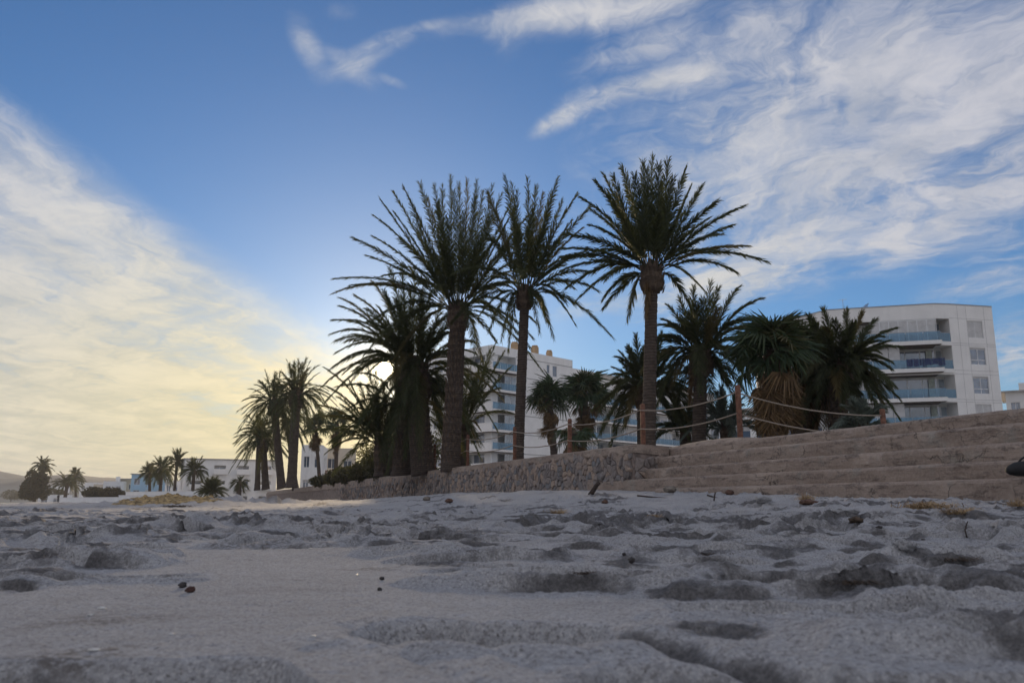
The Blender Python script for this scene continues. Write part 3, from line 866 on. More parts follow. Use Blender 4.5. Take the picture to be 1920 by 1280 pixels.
def date_palm(label, foot_px, Y, crown_px, tips=(), fill=30, reach=3.0, el=(-45, 80), r0=.22, r1=.18, bulb=.30, seed=1, leaf=.42, nleaf=46,
              boots=0, group='palms in the garden behind the wall', ground=1.36, simple=False, droop=.32, bend=0.0, name='date_palm', dead=0, lean=0.0,
              leafmat='leaf', flare=1.25, trunk=True, az_bias=None, gap=None):
    rr = random.Random(seed)
    f = P(foot_px, HORIZON, Y); base = Vector((f.x, Y, ground - .05))
    c = P(crown_px[0], crown_px[1], Y + lean)
    tree = thing(name, label, 'palm tree', (base.x, base.y, base.z), group=group)
    L = lambda v: v - base
    if trunk:
        trunk_part(tree, Vector((0, 0, 0)), L(c) - UP * bulb * .3, r0, r1, flare=flare, bend=bend)
    if boots and trunk:
        mb = MB(); boot_cluster(mb, Vector((0, 0, .1)), L(c) - UP * bulb * .3, r0, r1, boots, .19, .34, rr)
        tag(mb.build('leaf_bases', M['boots'], tree), kind='stuff')
    # swollen head of old leaf bases
    mb = MB(); cc = L(c)
    hh = bulb * 2.3
    mb.tube([cc - UP * hh * .75, cc - UP * hh * .55, cc - UP * hh * .25, cc, cc + UP * hh * .3, cc + UP * hh * .5], [r1 * 1.02, bulb * .85, bulb, bulb * .8, bulb * .5, bulb * .2], 14)
    boot_cluster(mb, cc - UP * hh * .7, cc + UP * hh * .3, bulb * .86, bulb * .7, 15 if simple else 70, bulb * .55, .5, rr)
    crown = mb.build('crown', M['boots'], tree)
    def frond(tip, lift, dead_=False):
        ch = tip - cc; ln = ch.length
        hd = Vector((ch.x, ch.y, 0)); hd = hd.normalized() if hd.length > .01 else Vector((1, 0, 0))
        b0 = cc + hd * bulb * .45 + UP * bulb * rr.uniform(-.2, .6)
        ctrl = b0 + (tip - b0) * .45 + UP * lift * ln + Vector((rr.uniform(-.05, .05), rr.uniform(-.05, .05), 0)) * ln
        if gap is not None:                      # keep the opening where the sun comes through the clump
            for k in range(4, 21):
                q = bez(b0, ctrl, tip, k / 20) + base - Vector((0, 0, CAMZ)); w = q.y * math.cos(PITCH) + q.z * math.sin(PITCH)
                pu, pv_ = 960 + F * q.x / w, 640 - F * (q.z * math.cos(PITCH) - q.y * math.sin(PITCH)) / w
                if math.hypot(pu - gap[0], pv_ - gap[1]) < gap[2]: return
        mb = MB(); frond_mesh(mb, b0, ctrl, tip, leaf * min(1.15, .45 + .55 * ln / reach), int(nleaf * min(1.2, .5 + .5 * ln / reach)), rr, rad=.02 if not simple else .03, simple=simple, limp=.55 if dead_ else .22, lw=max(1.0, Y / 60))
        mb.build('frond', M['deadleaf'] if dead_ else M[leafmat], crown)
    for tp in tips:
        u, v = tp[0], tp[1]
        lift = tp[2] if len(tp) > 2 else None
        dy = tp[3] if len(tp) > 3 else rr.uniform(-.9, .9)
        t = L(P(u, v, Y + lean + dy)); ch = t - cc
        if lift is None:
            e = ch.z / ch.length
            lift = .10 + .16 * max(0, .75 - abs(e - .15))
        elif lift < .16: lift = lift * 1.1 + .035 * min(1.0, Vector((ch.x, ch.y)).length / ch.length)
        frond(t, lift)
    for i in range(fill):
        a = i * 2.39996 + rr.uniform(-.35, .35) if az_bias is None else rr.gauss(az_bias[0], az_bias[1])
        e = R(el[0] + (el[1] - el[0]) * ((i + .5) / fill) ** .9 + rr.uniform(-8, 8))
        ln = reach * rr.uniform(.82, 1.08)
        d = Vector((math.cos(a) * math.cos(e), math.sin(a) * math.cos(e), math.sin(e)))
        sag = droop * max(0, math.cos(e)) * rr.uniform(.7, 1.3)
        frond(cc + d * ln - UP * sag * ln, .16 + sag * .55)
    for i in range(dead):
        a = rr.uniform(0, 6.28); ln = reach * rr.uniform(.5, .8)
        frond(cc + Vector((math.cos(a) * .28, math.sin(a) * .28, -.85)) * ln, .16, True)
    return tree

# fan palms: a handful of leaf meshes shared by all
def fan_leaf(rnd_, R0, dead_):
    mb = MB(); pet = R0 * .75
    mb.tube([(0, 0, 0), (0, pet * .5, .03), (0, pet, 0)], [.022, .016, .012], 4, cap=False)
    n = 26
    for i in range(n):
        a = R(-118 + 236 * i / (n - 1)); ln = R0 * (.8 + .2 * math.cos(a)) * rnd_.uniform(.88, 1.05)
        if dead_: a *= .55
        d = Vector((math.sin(a), math.cos(a), 0)); w = Vector((d.y, -d.x, 0))
        o = Vector((0, pet, 0)); f = .03 * (1 if i % 2 else -1)
        hw = ln * .042 * (.7 if dead_ else 1)
        p1 = o + d * ln * .55; e = o + d * ln - UP * ln * rnd_.uniform(.2, .75)
        k = len(mb.v)
        mb.v += [tuple(o), tuple(p1 - w * hw + UP * f), tuple(p1 + w * hw - UP * f), tuple(e + w * hw * .3), tuple(e - w * hw * .3)]
        mb.f += [(k, k + 1, k + 2), (k + 1, k + 4, k + 3, k + 2)]
    return mb
_fr = random.Random(9)
FANS = [fan_leaf(_fr, .95, False).mesh('fan_leaf', M['fanleaf']) for _ in range(5)]
DEADF = [fan_leaf(_fr, .80, True).mesh('dead_fan_leaf', M['deadleaf']) for _ in range(5)]
def fan_palm(label, foot_px, Y, crown_px, size=1.0, skirt=2.0, nlive=38, ndead=40, r0=.2, seed=1, group='fan palms behind the wall', ground=1.36, lean=0.0, spread=(-25, 82), skirt_w=1.0):
    rr = random.Random(seed)
    f = P(foot_px, HORIZON, Y); base = Vector((f.x, Y, ground - .05)); c = P(crown_px[0], crown_px[1], Y) - base
    tree = thing('fan_palm', label, 'palm tree', tuple(base), group=group)
    trunk_part(tree, Vector((0, 0, 0)), c, r0, r0 * .8, ring=.07)
    mb = MB(); mb.tube([c - UP * .3, c, c + UP * .35], [r0 * .9, r0 * 1.15, r0 * .4], 10)
    crown = mb.build('crown', M['boots'], tree)
    def put(me, nm, p, a, tilt, s, roll=0.0):
        o = bpy.data.objects.new(nm, me)
        o.matrix_local = Matrix.Translation(p) @ Matrix.Rotation(a, 4, 'Z') @ Matrix.Rotation(tilt, 4, 'X') @ Matrix.Rotation(roll, 4, 'Y') @ Matrix.Scale(s, 4)
        link(o, crown)
    for i in range(nlive):
        e = spread[0] + (spread[1] - spread[0]) * (i + .5) / nlive + rr.uniform(-9, 9)
        put(rr.choice(FANS), 'fan_leaf', c + UP * rr.uniform(-.1, .3), i * 2.39996 + rr.uniform(-.3, .3), R(e), size * rr.uniform(.65, 1.15), rr.uniform(-.9, .9))
    for i in range(ndead):
        s = (i + .5) / ndead
        put(rr.choice(DEADF), 'dead_leaf', c - UP * (.05 + skirt * .75 * s), i * 2.39996 + rr.uniform(-.3, .3), R(-34 - 50 * rr.random() ** .7), size * skirt_w * rr.uniform(.5, 1.15) * (1 - .3 * s), rr.uniform(-1.2, 1.2))
    return tree

# --- the three tall palms that stand clear of the rest
G1 = 'tall date palms behind the rope fence'
date_palm('tallest lone date palm right of centre, wind-blown crown on a bare trunk', 1218, 24.0, (1222, 512),
    tips=[(1222, 296, .02), (1205, 305, .02), (1252, 301, .02), (1286, 317, .03), (1316, 349, .05), (1295, 352, .03), (1392, 388, .08), (1300, 430, .06), (1397, 462, .16), (1434, 490, .2),
          (1320, 545, .42), (1300, 590, .5), (1166, 313, .03), (1150, 330, .05), (1132, 329, .07), (1117, 342, .08), (1092, 373, .1), (1108, 423, .12), (1062, 440, .14), (1060, 466, .15), (1056, 482, .17),
          (1058, 505, .2), (1062, 540, .26), (1083, 562, .25), (1132, 559, .3), (1133, 576, .2), (1177, 599, .3), (1235, 310, .02, -1.6), (1190, 330, .02, -1.8), (1262, 335, .02, -1.5), (1150, 380, .08, -1.8), (1212, 318, 0, -1.2),
          (1175, 350, .03, 1.5), (1240, 350, .02, 1.6), (1280, 400, .05, 1.8), (1110, 395, .08, 1.4), (1350, 440, .1, 1.6), (1120, 470, .15, -2), (1345, 378, .06, -1.0), (1372, 424, .08, 1.2), (1340, 470, .12, -1.8), (1140, 360, .05, 1.0), (1328, 410, .06, 0.4)], fill=3, reach=2.6, el=(5, 50),
    r0=.2, r1=.178, bulb=.36, seed=3, leaf=.39, nleaf=54, group=G1, dead=1, flare=1.12)
date_palm('slim date palm with drooping lower fronds before the white apartment block', 971, 30.0, (984, 552),
    tips=[(947, 332, .05), (989, 336, .02), (1045, 336, .02), (1018, 364, .02), (1054, 378, .03), (1081, 367, .05), (1105, 390, .07), (1070, 416, .06), (960, 345, .04), (1005, 350, .02), (1035, 360, .03), (970, 360, .02),
          (1090, 430, .1), (1100, 470, .14), (1057, 498, .2), (1110, 510, .25), (1078, 608, .55), (1062, 570, .5), (1039, 635, .5), (1025, 600, .5), (1012, 624, .6), (953, 658, .5), (925, 520, .25), (905, 540, .3), (900, 590, .4), (918, 620, .45),
          (940, 640, .5), (915, 360, .08), (925, 390, .08), (905, 430, .1), (1000, 390, .03, -2), (1030, 410, .05, -2.2), (960, 400, .03, -2.2), (1045, 450, .1, -2.4), (1075, 540, .35, 1.5), (1120, 545, .34)], fill=9, reach=3.4, el=(-10, 55),
    r0=.19, r1=.172, bulb=.34, seed=5, leaf=.41, nleaf=52, group=G1, flare=1.15)
date_palm('massive dark date palm with diamond-scarred trunk left of centre', 843, 33.0, (859, 585),
    tips=[(845, 332, .02), (876, 338, .02), (894, 341, .02), (923, 348, .03), (962, 373, .06), (989, 406, .09), (814, 347, .03), (788, 344, .04), (757, 353, .05), (738, 361, .06), (714, 376, .06), (704, 407, .08), (664, 448, .1), (702, 445, .1),
          (628, 523, .2), (628, 549, .25), (660, 535, .2), (690, 480, .12), (740, 400, .06), (770, 380, .05), (800, 370, .03), (830, 350, .02), (860, 345, .02), (905, 360, .03), (940, 365, .05), (960, 400, .07), (980, 440, .1), (985, 480, .16), (970, 530, .25),
          (850, 360, 0, -2.5), (820, 380, .02, -2.5), (890, 370, .02, -2.6), (920, 400, .04, -2.6), (780, 420, .05, -2.6), (870, 400, 0, -3), (840, 410, 0, -3), (750, 450, .08, -2.8), (950, 460, .1, -2.8), (900, 440, .04, -3.2), (800, 460, .05, -3.2),
          (930, 640, .3), (950, 600, .35), (905, 680, .35), (700, 600, .35), (720, 640, .4)], fill=20, reach=3.9, el=(-25, 60),
    r0=.36, r1=.28, bulb=.46, seed=8, leaf=.44, nleaf=56, boots=420, group=G1, bend=.03, flare=1.1, dead=0)
# --- dense clump in front of the sun
G2 = 'dense palm clump in front of the sun'
date_palm('broad bushy date palm with arching fronds hiding the sun', 792, 36.5, (778, 700),
    tips=[(622, 690, .42), (627, 600, .34), (624, 625, .38), (647, 698, .4), (640, 575, .26), (731, 504, .1), (754, 498, .08), (778, 501, .05), (700, 530, .14), (668, 556, .2), (640, 560, .24), (650, 640, .34), (632, 660, .4), (800, 520, .04), (835, 545, .06),
          (660, 600, .3, -2.5), (690, 580, .2, -2.5), (720, 545, .15, -2.5), (700, 640, .3, -3), (740, 560, .1, -3), (760, 600, .1, -3.4), (690, 700, .4, -3), (670, 690, .42, -2), (735, 720, .4, -3.5), (780, 740, .4, -3.5), (850, 620, .2, -2), (870, 680, .3, -2),
          (655, 720, .45, 1), (610 + 20, 640, .36, 2), (790, 560, .05, -3.2), (820, 600, .1, -3.2), (715, 610, .2, -3.4)], fill=72, reach=4.1, el=(-66, 75),
    r0=.50, r1=.46, bulb=.7, seed=13, gap=(722, 697, 17), leaf=.5, nleaf=56, boots=330, group=G2, flare=1.05)
date_palm('shorter palm shoot with fronds fanned low left of the thick trunks', 716, 38.5, (718, 838),
    tips=[(612, 692, .2), (617, 727, .2), (635, 745, .18), (642, 760, .2), (612, 780, .25), (575, 812, .25), (655, 715, .1), (690, 690, .05), (705, 700, .02), (735, 700, .02), (752, 715, .05), (675, 720, .06), (640, 800, .25), (620, 830, .35), (600, 760, .22),
          (720, 730, 0, -2), (700, 745, .03, -2), (740, 750, .02, -2), (760, 770, .08, -1), (664, 780, .15), (770, 800, .1)], fill=24, reach=3.0, el=(-10, 80),
    r0=.38, r1=.34, bulb=.42, seed=17, gap=(722, 697, 17), leaf=.46, nleaf=46, group=G2, boots=60)
date_palm('leaning palm trunk with upright dark fronds between thick trunk and shoot', 752, 37.5, (756, 770),
    tips=[(740, 640, .03), (760, 620, .02), (775, 640, .02), (720, 660, .05), (790, 660, .05), (700, 700, .1), (805, 700, .08), (690, 740, .15), (730, 690, .02, -1.5), (770, 690, .02, -1.5), (800, 760, .15, -1.5), (710, 770, .2, -1.5)], fill=26, reach=3.3, el=(-35, 80),
    r0=.42, r1=.36, bulb=.5, seed=19, gap=(722, 697, 17), leaf=.46, nleaf=46, group=G2, boots=120)
date_palm('young palm behind massive trunk, long stems leaning right across white balconies', 868, 39.0, (868, 800),
    tips=[(930, 642, .04), (918, 655, .03), (945, 660, .06), (905, 672, .02), (898, 690, .02), (956, 690, .1), (880, 690, .0), (890, 820, .5), (900, 805, .55), (905, 745, .3), (935, 728, .25), (885, 830, .5)], fill=8, reach=2.9, el=(20, 85),
    r0=.3, r1=.28, bulb=.34, seed=23, leaf=.4, nleaf=40, group=G2)
# --- group down the promenade on the left
G3 = 'date palms farther along the promenade'
kw = dict(simple=True, nleaf=34, leaf=.62, group=G3)
date_palm('round-crowned tall palm nearest the glow in the left promenade group', 545, 72, (556, 742), fill=74, reach=3.5, el=(-62, 82), r0=.42, r1=.36, bulb=.7, seed=31, droop=.38, **kw)
date_palm('full-crowned palm overlapping the round crown from the left', 527, 76, (514, 758), fill=64, reach=3.3, el=(-60, 82), r0=.36, r1=.32, bulb=.6, seed=33, droop=.4, **kw)
date_palm('low arching palm at the left end of the promenade group', 497, 82, (494, 832), fill=44, reach=3.2, el=(-50, 75), r0=.34, r1=.3, bulb=.5, seed=35, droop=.45, **kw)
date_palm('slim leaning palm trunk with small crown under the promenade group', 481, 88, (486, 812), fill=30, reach=2.6, el=(-40, 75), r0=.28, r1=.24, bulb=.4, seed=37, **kw)
date_palm('thin palm half hidden inside the promenade group', 553, 84, (540, 790), fill=30, reach=2.8, el=(-50, 60), r0=.3, r1=.26, bulb=.4, seed=38, **kw)
# --- right-hand garden
G4 = 'palms in the right garden'
date_palm('grey-green feathery date palm between lone palm and shaggy fan palm', 1312, 28.5, (1314, 668),
    tips=[(1423, 562, .24), (1383, 541, .14), (1346, 541, .05), (1332, 531, .03), (1412, 597, .3), (1300, 540, .03), (1275, 560, .08), (1255, 575, .12), (1245, 600, .2), (1240, 630, .28), (1400, 640, .3), (1390, 690, .4), (1250, 690, .4), (1262, 720, .45), (1365, 720, .4), (1318, 560, 0, -1.5), (1345, 580, .05, -1.5), (1290, 585, .05, -1.5)], fill=30, reach=2.3, el=(-45, 60),
    r0=.25, r1=.22, bulb=.42, seed=41, leaf=.46, nleaf=48, group=G4, dead=2)
date_palm('low spreading date palm behind the lone palm trunk', 1212, 31.0, (1210, 735),
    tips=[(1128, 754, .28), (1133, 722, .2), (1152, 690, .15), (1165, 677, .12), (1180, 650, .1), (1192, 629, .06), (1141, 786, .4), (1150, 800, .45), (1240, 625, .05), (1262, 660, .12), (1290, 700, .2), (1300, 740, .3), (1290, 790, .4), (1270, 815, .45), (1215, 640, 0, -1), (1170, 720, .15, -2), (1250, 720, .15, -2)], fill=34, reach=2.2, el=(-40, 70),
    r0=.32, r1=.3, bulb=.4, seed=43, leaf=.42, nleaf=46, group=G4)
date_palm('round date palm with fine drooping fronds before the right-hand apartment', 1574, 25.5, (1576, 694),
    tips=[(1545, 580, .06), (1587, 582, .03), (1617, 585, .05), (1517, 592, .1), (1500, 612, .14), (1640, 600, .08), (1675, 617, .14), (1686, 650, .22), (1664, 640, .16), (1670, 725, .5), (1657, 760, .6), (1668, 690, .36), (1640, 760, .55), (1620, 772, .55), (1500, 660, .3), (1490, 700, .4), (1505, 750, .5), (1565, 600, .02, -1.5), (1600, 605, .03, -1.5), (1540, 620, .06, -1.5), (1630, 640, .12, -1.5)], fill=46, reach=1.75, el=(-55, 60),
    r0=.27, r1=.25, bulb=.36, seed=47, leaf=.36, nleaf=48, group=G4, boots=110)
date_palm('small yellowing palm beneath the round palm and the shaggy fan palm', 1520, 27, (1520, 770), fill=34, reach=1.6, el=(-30, 80), r0=.2, r1=.18, bulb=.26, seed=49, leaf=.34, nleaf=36, group=G4, dead=4)
date_palm('low grey-green palm bush behind the rope post on the right', 1366, 30, (1362, 806), fill=34, reach=1.9, el=(0, 75), r0=.2, r1=.2, bulb=.24, seed=51, leaf=.36, nleaf=36, group=G4, leafmat='greyleaf', name='palm_bush', droop=.5)
date_palm('pale grey-green palm bush beside the last rope post at right', 1612, 23, (1618, 806), fill=30, reach=1.1, el=(-5, 75), r0=.16, r1=.16, bulb=.18, seed=53, leaf=.3, nleaf=34, group=G4, leafmat='greyleaf', name='palm_bush', droop=.5)
date_palm('dark low palm bush at the foot of the feathery date palm', 1285, 32, (1285, 812), fill=26, reach=1.6, el=(0, 75), r0=.2, r1=.2, bulb=.22, seed=55, leaf=.34, nleaf=34, group=G4, name='palm_bush')
fan_palm('shaggy fan palm with thick brown skirt of dead leaves right of centre', 1452, 23.5, (1450, 668), size=.86, skirt=2.1, nlive=60, ndead=100, r0=.26, seed=61, skirt_w=1.25)
fan_palm('second shaggy fan palm leaning into the round date palm', 1500, 26.5, (1502, 672), size=.8, skirt=2.0, nlive=44, ndead=70, r0=.24, seed=62, skirt_w=1.2)
fan_palm('left of the two fan palms against the white apartment wall', 1044, 56, (1030, 752), size=1.1, skirt=2.6, nlive=40, ndead=44, r0=.26, seed=63)
fan_palm('right of the two fan palms against the white apartment wall, taller', 1092, 58, (1096, 742), size=1.25, skirt=3.0, nlive=44, ndead=54, r0=.28, seed=64)
fan_palm('squat fan palm all brown skirt below the taller fan palm', 1078, 54, (1075, 812), size=1.1, skirt=2.0, nlive=10, ndead=54, r0=.24, seed=65, spread=(-30, 10), skirt_w=1.3)
fan_palm('brown-skirted fan palm with round head beside the white garden house', 600, 95, (592, 805), size=1.3, skirt=2.2, nlive=22, ndead=50, r0=.22, seed=66, skirt_w=.85)
fan_palm('brown-skirted fan palm standing right of its round-headed neighbour', 628, 92, (632, 800), size=1.3, skirt=2.8, nlive=22, ndead=50, r0=.24, seed=67, skirt_w=.85)

# --- far palms along the bay on the left
G5 = 'small far palms along the bay'
kf = dict(simple=True, nleaf=26, leaf=1.0, group=G5, ground=.6)
date_palm('small far palm left of the three before the pale blue house', 280, 165, (281, 888), fill=26, reach=2.6, el=(-35, 75), r0=.3, r1=.26, bulb=.4, seed=71, **kf)
date_palm('bushy far palm in the middle of the three before the pale blue house', 299, 158, (303, 880), fill=36, reach=3.0, el=(-55, 75), r0=.32, r1=.28, bulb=.5, seed=72, **kf)
date_palm('tallest and slimmest far palm beside the long grey building', 325, 150, (332, 867), fill=28, reach=2.6, el=(-45, 78), r0=.28, r1=.22, bulb=.4, seed=73, **kf)
date_palm('far palm in front of the long grey building corner', 360, 140, (364, 883), fill=32, reach=2.6, el=(-40, 75), r0=.3, r1=.24, bulb=.4, seed=74, **kf)
date_palm('far stubby palm column at the foot of the promenade group', 447, 130, (449, 905), fill=12, reach=1.3, el=(-60, 60), r0=.4, r1=.35, bulb=.4, seed=75, **kf)
date_palm('far dark bushy palm with wide crown near the bay shore', 121, 235, (126, 908), fill=40, reach=5.0, el=(-25, 60), r0=.5, r1=.4, bulb=.6, seed=76, **kf)
date_palm('far small palm rising just behind the wide-crowned one', 142, 250, (141, 893), fill=26, reach=3.2, el=(-35, 75), r0=.35, r1=.3, bulb=.5, seed=77, **kf)
date_palm('far palm topping the dark tree by the shore', 82, 240, (80, 874), fill=30, reach=3.4, el=(-45, 75), r0=.4, r1=.35, bulb=.5, seed=78, **kf)
date_palm('low spiky palm bush at the far end of the beach wall', 395, 96, (396, 924), fill=60, reach=1.9, el=(-8, 80), r0=.2, r1=.2, bulb=.25, seed=79, simple=True, nleaf=26, leaf=.7, group=G5, ground=.5, name='palm_bush')

# ------------------------------------------------------------------ hedges, shrubs and leafy trees
def foliage(mb, blobs, n, size, rnd_):
    tot = sum(b[3] * b[4] * b[5] for b in blobs)
    for (cx, cy, cz, rx, ry, rz) in blobs:
        k = max(20, int(n * rx * ry * rz / tot))
        for _ in range(k):
            d = Vector((rnd_.gauss(0, 1), rnd_.gauss(0, 1), rnd_.gauss(0, 1))).normalized(); r = rnd_.uniform(.35, 1.08) ** .6
            p = Vector((cx + d.x * rx * r, cy + d.y * ry * r, cz + d.z * rz * r))
            a = Vector((rnd_.gauss(0, 1), rnd_.gauss(0, 1), rnd_.gauss(0, 1))).normalized(); b = a.orthogonal().normalized()
            s = size * rnd_.uniform(.6, 1.4)
            mb.quad(p - a * s, p + b * s * .45, p + a * s, p - b * s * .45)
def leafy(name, label, cat, base, blobs, n, size, mat, trunk_h=0, r=.12, seed=0, group=None):
    rr = random.Random(seed); t = thing(name, label, cat, tuple(base), group=group)
    mb = MB()
    mb.tube([(0, 0, -.2), (.03, 0, trunk_h * .5), (-.05, .03, trunk_h)], [r * 1.2, r, r * .75], 8)
    for b in blobs:
        mb.tube([(0, 0, trunk_h * .8), (b[0] * .6, b[1] * .6, (trunk_h * .8 + b[2]) / 2 + .05), (b[0], b[1], b[2])], [r * .6, r * .4, r * .12], 5)
    mb.build('trunk', M['trunk'], t, smooth_=True)
    mb = MB(); foliage(mb, blobs, n, size, rr); mb.build('crown', M[mat], t)
    return t
GH = 'hedge shrubs behind the fence on the left'
for i, (u, Y, h, w, lab) in enumerate([(612, 66, .9, 1.3, 'brown dense hedge shrub at the far end of the rope fence'), (640, 60, 1.2, 1.2, 'dark hedge shrub below the brown-skirted fan palms'),
                                       (668, 55, 1.1, 1.6, 'green low hedge shrub behind the middle fence posts'), (700, 50, 1.3, 1.5, 'dark hedge shrub just left of the palm shoot'),
                                       (735, 46, 2.0, 1.6, 'tall dark shrub behind the palm shoot'), (770, 45, 2.4, 1.8, 'dark tall shrub behind the thick palm trunks')]):
    p = P(u, HORIZON, Y); leafy('hedge_shrub', lab, 'shrub', (p.x, Y, 1.3), [(0, 0, h * .5, w, w * .8, h * .55), (w * .4, 0, h * .7, w * .6, w * .6, h * .4), (-w * .5, 0, h * .45, w * .6, w * .6, h * .45)], 2600, .10, 'bushleaf', h * .3, .08, 80 + i, GH)
p = P(700, HORIZON, 96)
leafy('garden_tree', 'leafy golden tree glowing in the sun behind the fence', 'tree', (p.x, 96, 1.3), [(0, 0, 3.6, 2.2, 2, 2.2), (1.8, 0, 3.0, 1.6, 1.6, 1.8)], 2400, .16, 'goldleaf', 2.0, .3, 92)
p = P(64, HORIZON, 225)
leafy('shore_tree', 'tall dark dense tree by the bay shore at far left', 'tree', (p.x, 225, .3), [(-.8, 0, 3.2, 3.0, 2.6, 3.0), (.9, 0, 5.6, 2.3, 2.2, 2.0), (-1.4, 0, 6.6, 1.5, 1.4, 1.7), (1.6, 0, 8.6, 1.3, 1.3, 1.2), (2.4, 0, 2.6, 1.6, 1.6, 2.2), (-3.0, 0, 2.2, 1.3, 1.3, 1.8)], 4200, .36, 'bushleaf', 3, .4, 93)
for i, (u, Y, s, lab) in enumerate([(20, 420, 1.0, 'faint tree clump left of the tall shore tree'), (100, 300, .8, 'small round tree right of the tall shore tree'), (176, 190, .55, 'low rounded shrub behind the white beach wall'), (207, 180, .5, 'dark umbrella-shaped shrub beside the white cube house')]):
    p = P(u, HORIZON, Y); leafy('far_shrub', lab, 'shrub', (p.x, Y, .3), [(0, 0, 3.2 * s, 5 * s, 4 * s, 2.4 * s), (3 * s, 0, 2.6 * s, 3.4 * s, 3 * s, 2 * s)], 1500, .3, 'bushleaf', 1.2 * s, .2, 95 + i, 'far shrubs along the bay')

# ------------------------------------------------------------------ buildings
def facade(mb, p0, p1, z0, z1, openings=(), back=True):
    """outer wall sheet from p0 to p1 (outside on the right-hand side), with recessed openings (u0,u1,za,zb,depth)"""
    p0, p1 = Vector(p0[:2]), Vector(p1[:2]); L = (p1 - p0).length; t = (p1 - p0) / L; n = Vector((-t.y, t.x))   # inward
    us = sorted({0, L, *[max(0, min(L, o[k])) for o in openings for k in (0, 1)]}); zs = sorted({z0, z1, *[max(z0, min(z1, o[k])) for o in openings for k in (2, 3)]})
    pt = lambda u, z, d=0: (p0.x + t.x * u + n.x * d, p0.y + t.y * u + n.y * d, z)
    for i in range(len(us) - 1):
        for j in range(len(zs) - 1):
            cu, cz = (us[i] + us[i + 1]) / 2, (zs[j] + zs[j + 1]) / 2
            if any(o[0] < cu < o[1] and o[2] < cz < o[3] for o in openings): continue
            mb.quad(pt(us[i], zs[j]), pt(us[i + 1], zs[j]), pt(us[i + 1], zs[j + 1]), pt(us[i], zs[j + 1]))
    for o in openings:
        u0, u1, za, zb, d = o[:5]; skip = o[5] if len(o) > 5 else ''
        if 'L' not in skip: mb.quad(pt(u0, za), pt(u0, zb), pt(u0, zb, d), pt(u0, za, d))
        if 'R' not in skip: mb.quad(pt(u1, za), pt(u1, za, d), pt(u1, zb, d), pt(u1, zb))
        mb.quad(pt(u0, zb), pt(u1, zb), pt(u1, zb, d), pt(u0, zb, d)); mb.quad(pt(u0, za), pt(u0, za, d), pt(u1, za, d), pt(u1, za))
        mb.quad(pt(u0, za, d), pt(u1, za, d), pt(u1, zb, d), pt(u0, zb, d))
    return pt
class Wall:                   # a frame on one outer wall: u along, z up, d inward
    def __init__(s, p0, p1): s.p0, s.p1 = Vector(p0[:2]), Vector(p1[:2]); s.L = (s.p1 - s.p0).length; s.t = (s.p1 - s.p0) / s.L; s.n = Vector((-s.t.y, s.t.x))
    def pt(s, u, d=0): return s.p0 + s.t * u + s.n * d
    def box(s, mb, u0, u1, d0, d1, z0, z1):
        mb.prism([s.pt(u0, d0), s.pt(u1, d0), s.pt(u1, d1), s.pt(u0, d1)], z0, z1); return mb
def window(par, w, u0, u1, za, zb, d, panes=2, pane='pane', frame='frame', fw=.06, shutter=0.0, transom=None):
    """window part with frame and panes as sub-parts, set at depth d"""
    mb = MB(); e = .012
    w.box(mb, u0, u1, d - .06, d - .004, za, za + fw); w.box(mb, u0, u1, d - .06, d - .004, zb - fw, zb)
    k = (u1 - u0) / panes
    for i in range(panes + 1):
        c = u0 + k * i; c0 = max(u0, c - fw / 2); c1 = min(u1, c + fw / 2)
        w.box(mb, c0, c1, d - .058, d - .005, za + fw, zb - fw)
    if transom: w.box(mb, u0 + fw, u1 - fw, d - .057, d - .006, transom - fw / 2, transom + fw / 2)
    win = mb.build('window', M[frame], par)
    zt = zb - fw
    if shutter:
        zs = zb - (zb - za) * shutter
        mb = MB(); nsl = max(3, int((zt - zs) / .12)); h = (zt - zs) / nsl
        for i in range(nsl): w.box(mb, u0 + fw, u1 - fw, d - .05, d - .03, zs + h * i + .008, zs + h * (i + 1))
        mb.build('shutter', M['shutter'], win); zt = zs
    if zt > za + fw + .1:
        for i in range(panes):
            mb = MB(); w.box(mb, u0 + k * i + fw / 2, u0 + k * (i + 1) - fw / 2, d - .035, d - .02, za + fw, zt); mb.build('pane', M[pane], win)
    return win
def rail(par, pts, z0, h, post_every=1.3, top=True):
    """glass balustrade along a plan polyline"""
    r = None
    for a, b in zip(pts[:-1], pts[1:]):
        a, b = Vector(a[:2]), Vector(b[:2]); L = (b - a).length; n = max(1, round(L / post_every))
        if r is None:
            mb = MB()
            for a2, b2 in zip(pts[:-1], pts[1:]): mb.obox(a2, b2, .05, z0 + h, z0 + h + .04, -.025)
            r = mb.build('handrail', M['metal'], par)
        for i in range(n):
            p, q = a.lerp(b, (i + .02) / n), a.lerp(b, (i + .98) / n)
            mb = MB(); mb.obox(p, q, .015, z0 + .04, z0 + h - .003, -.0075); mb.build('glass_panel', M['railglass'], r)

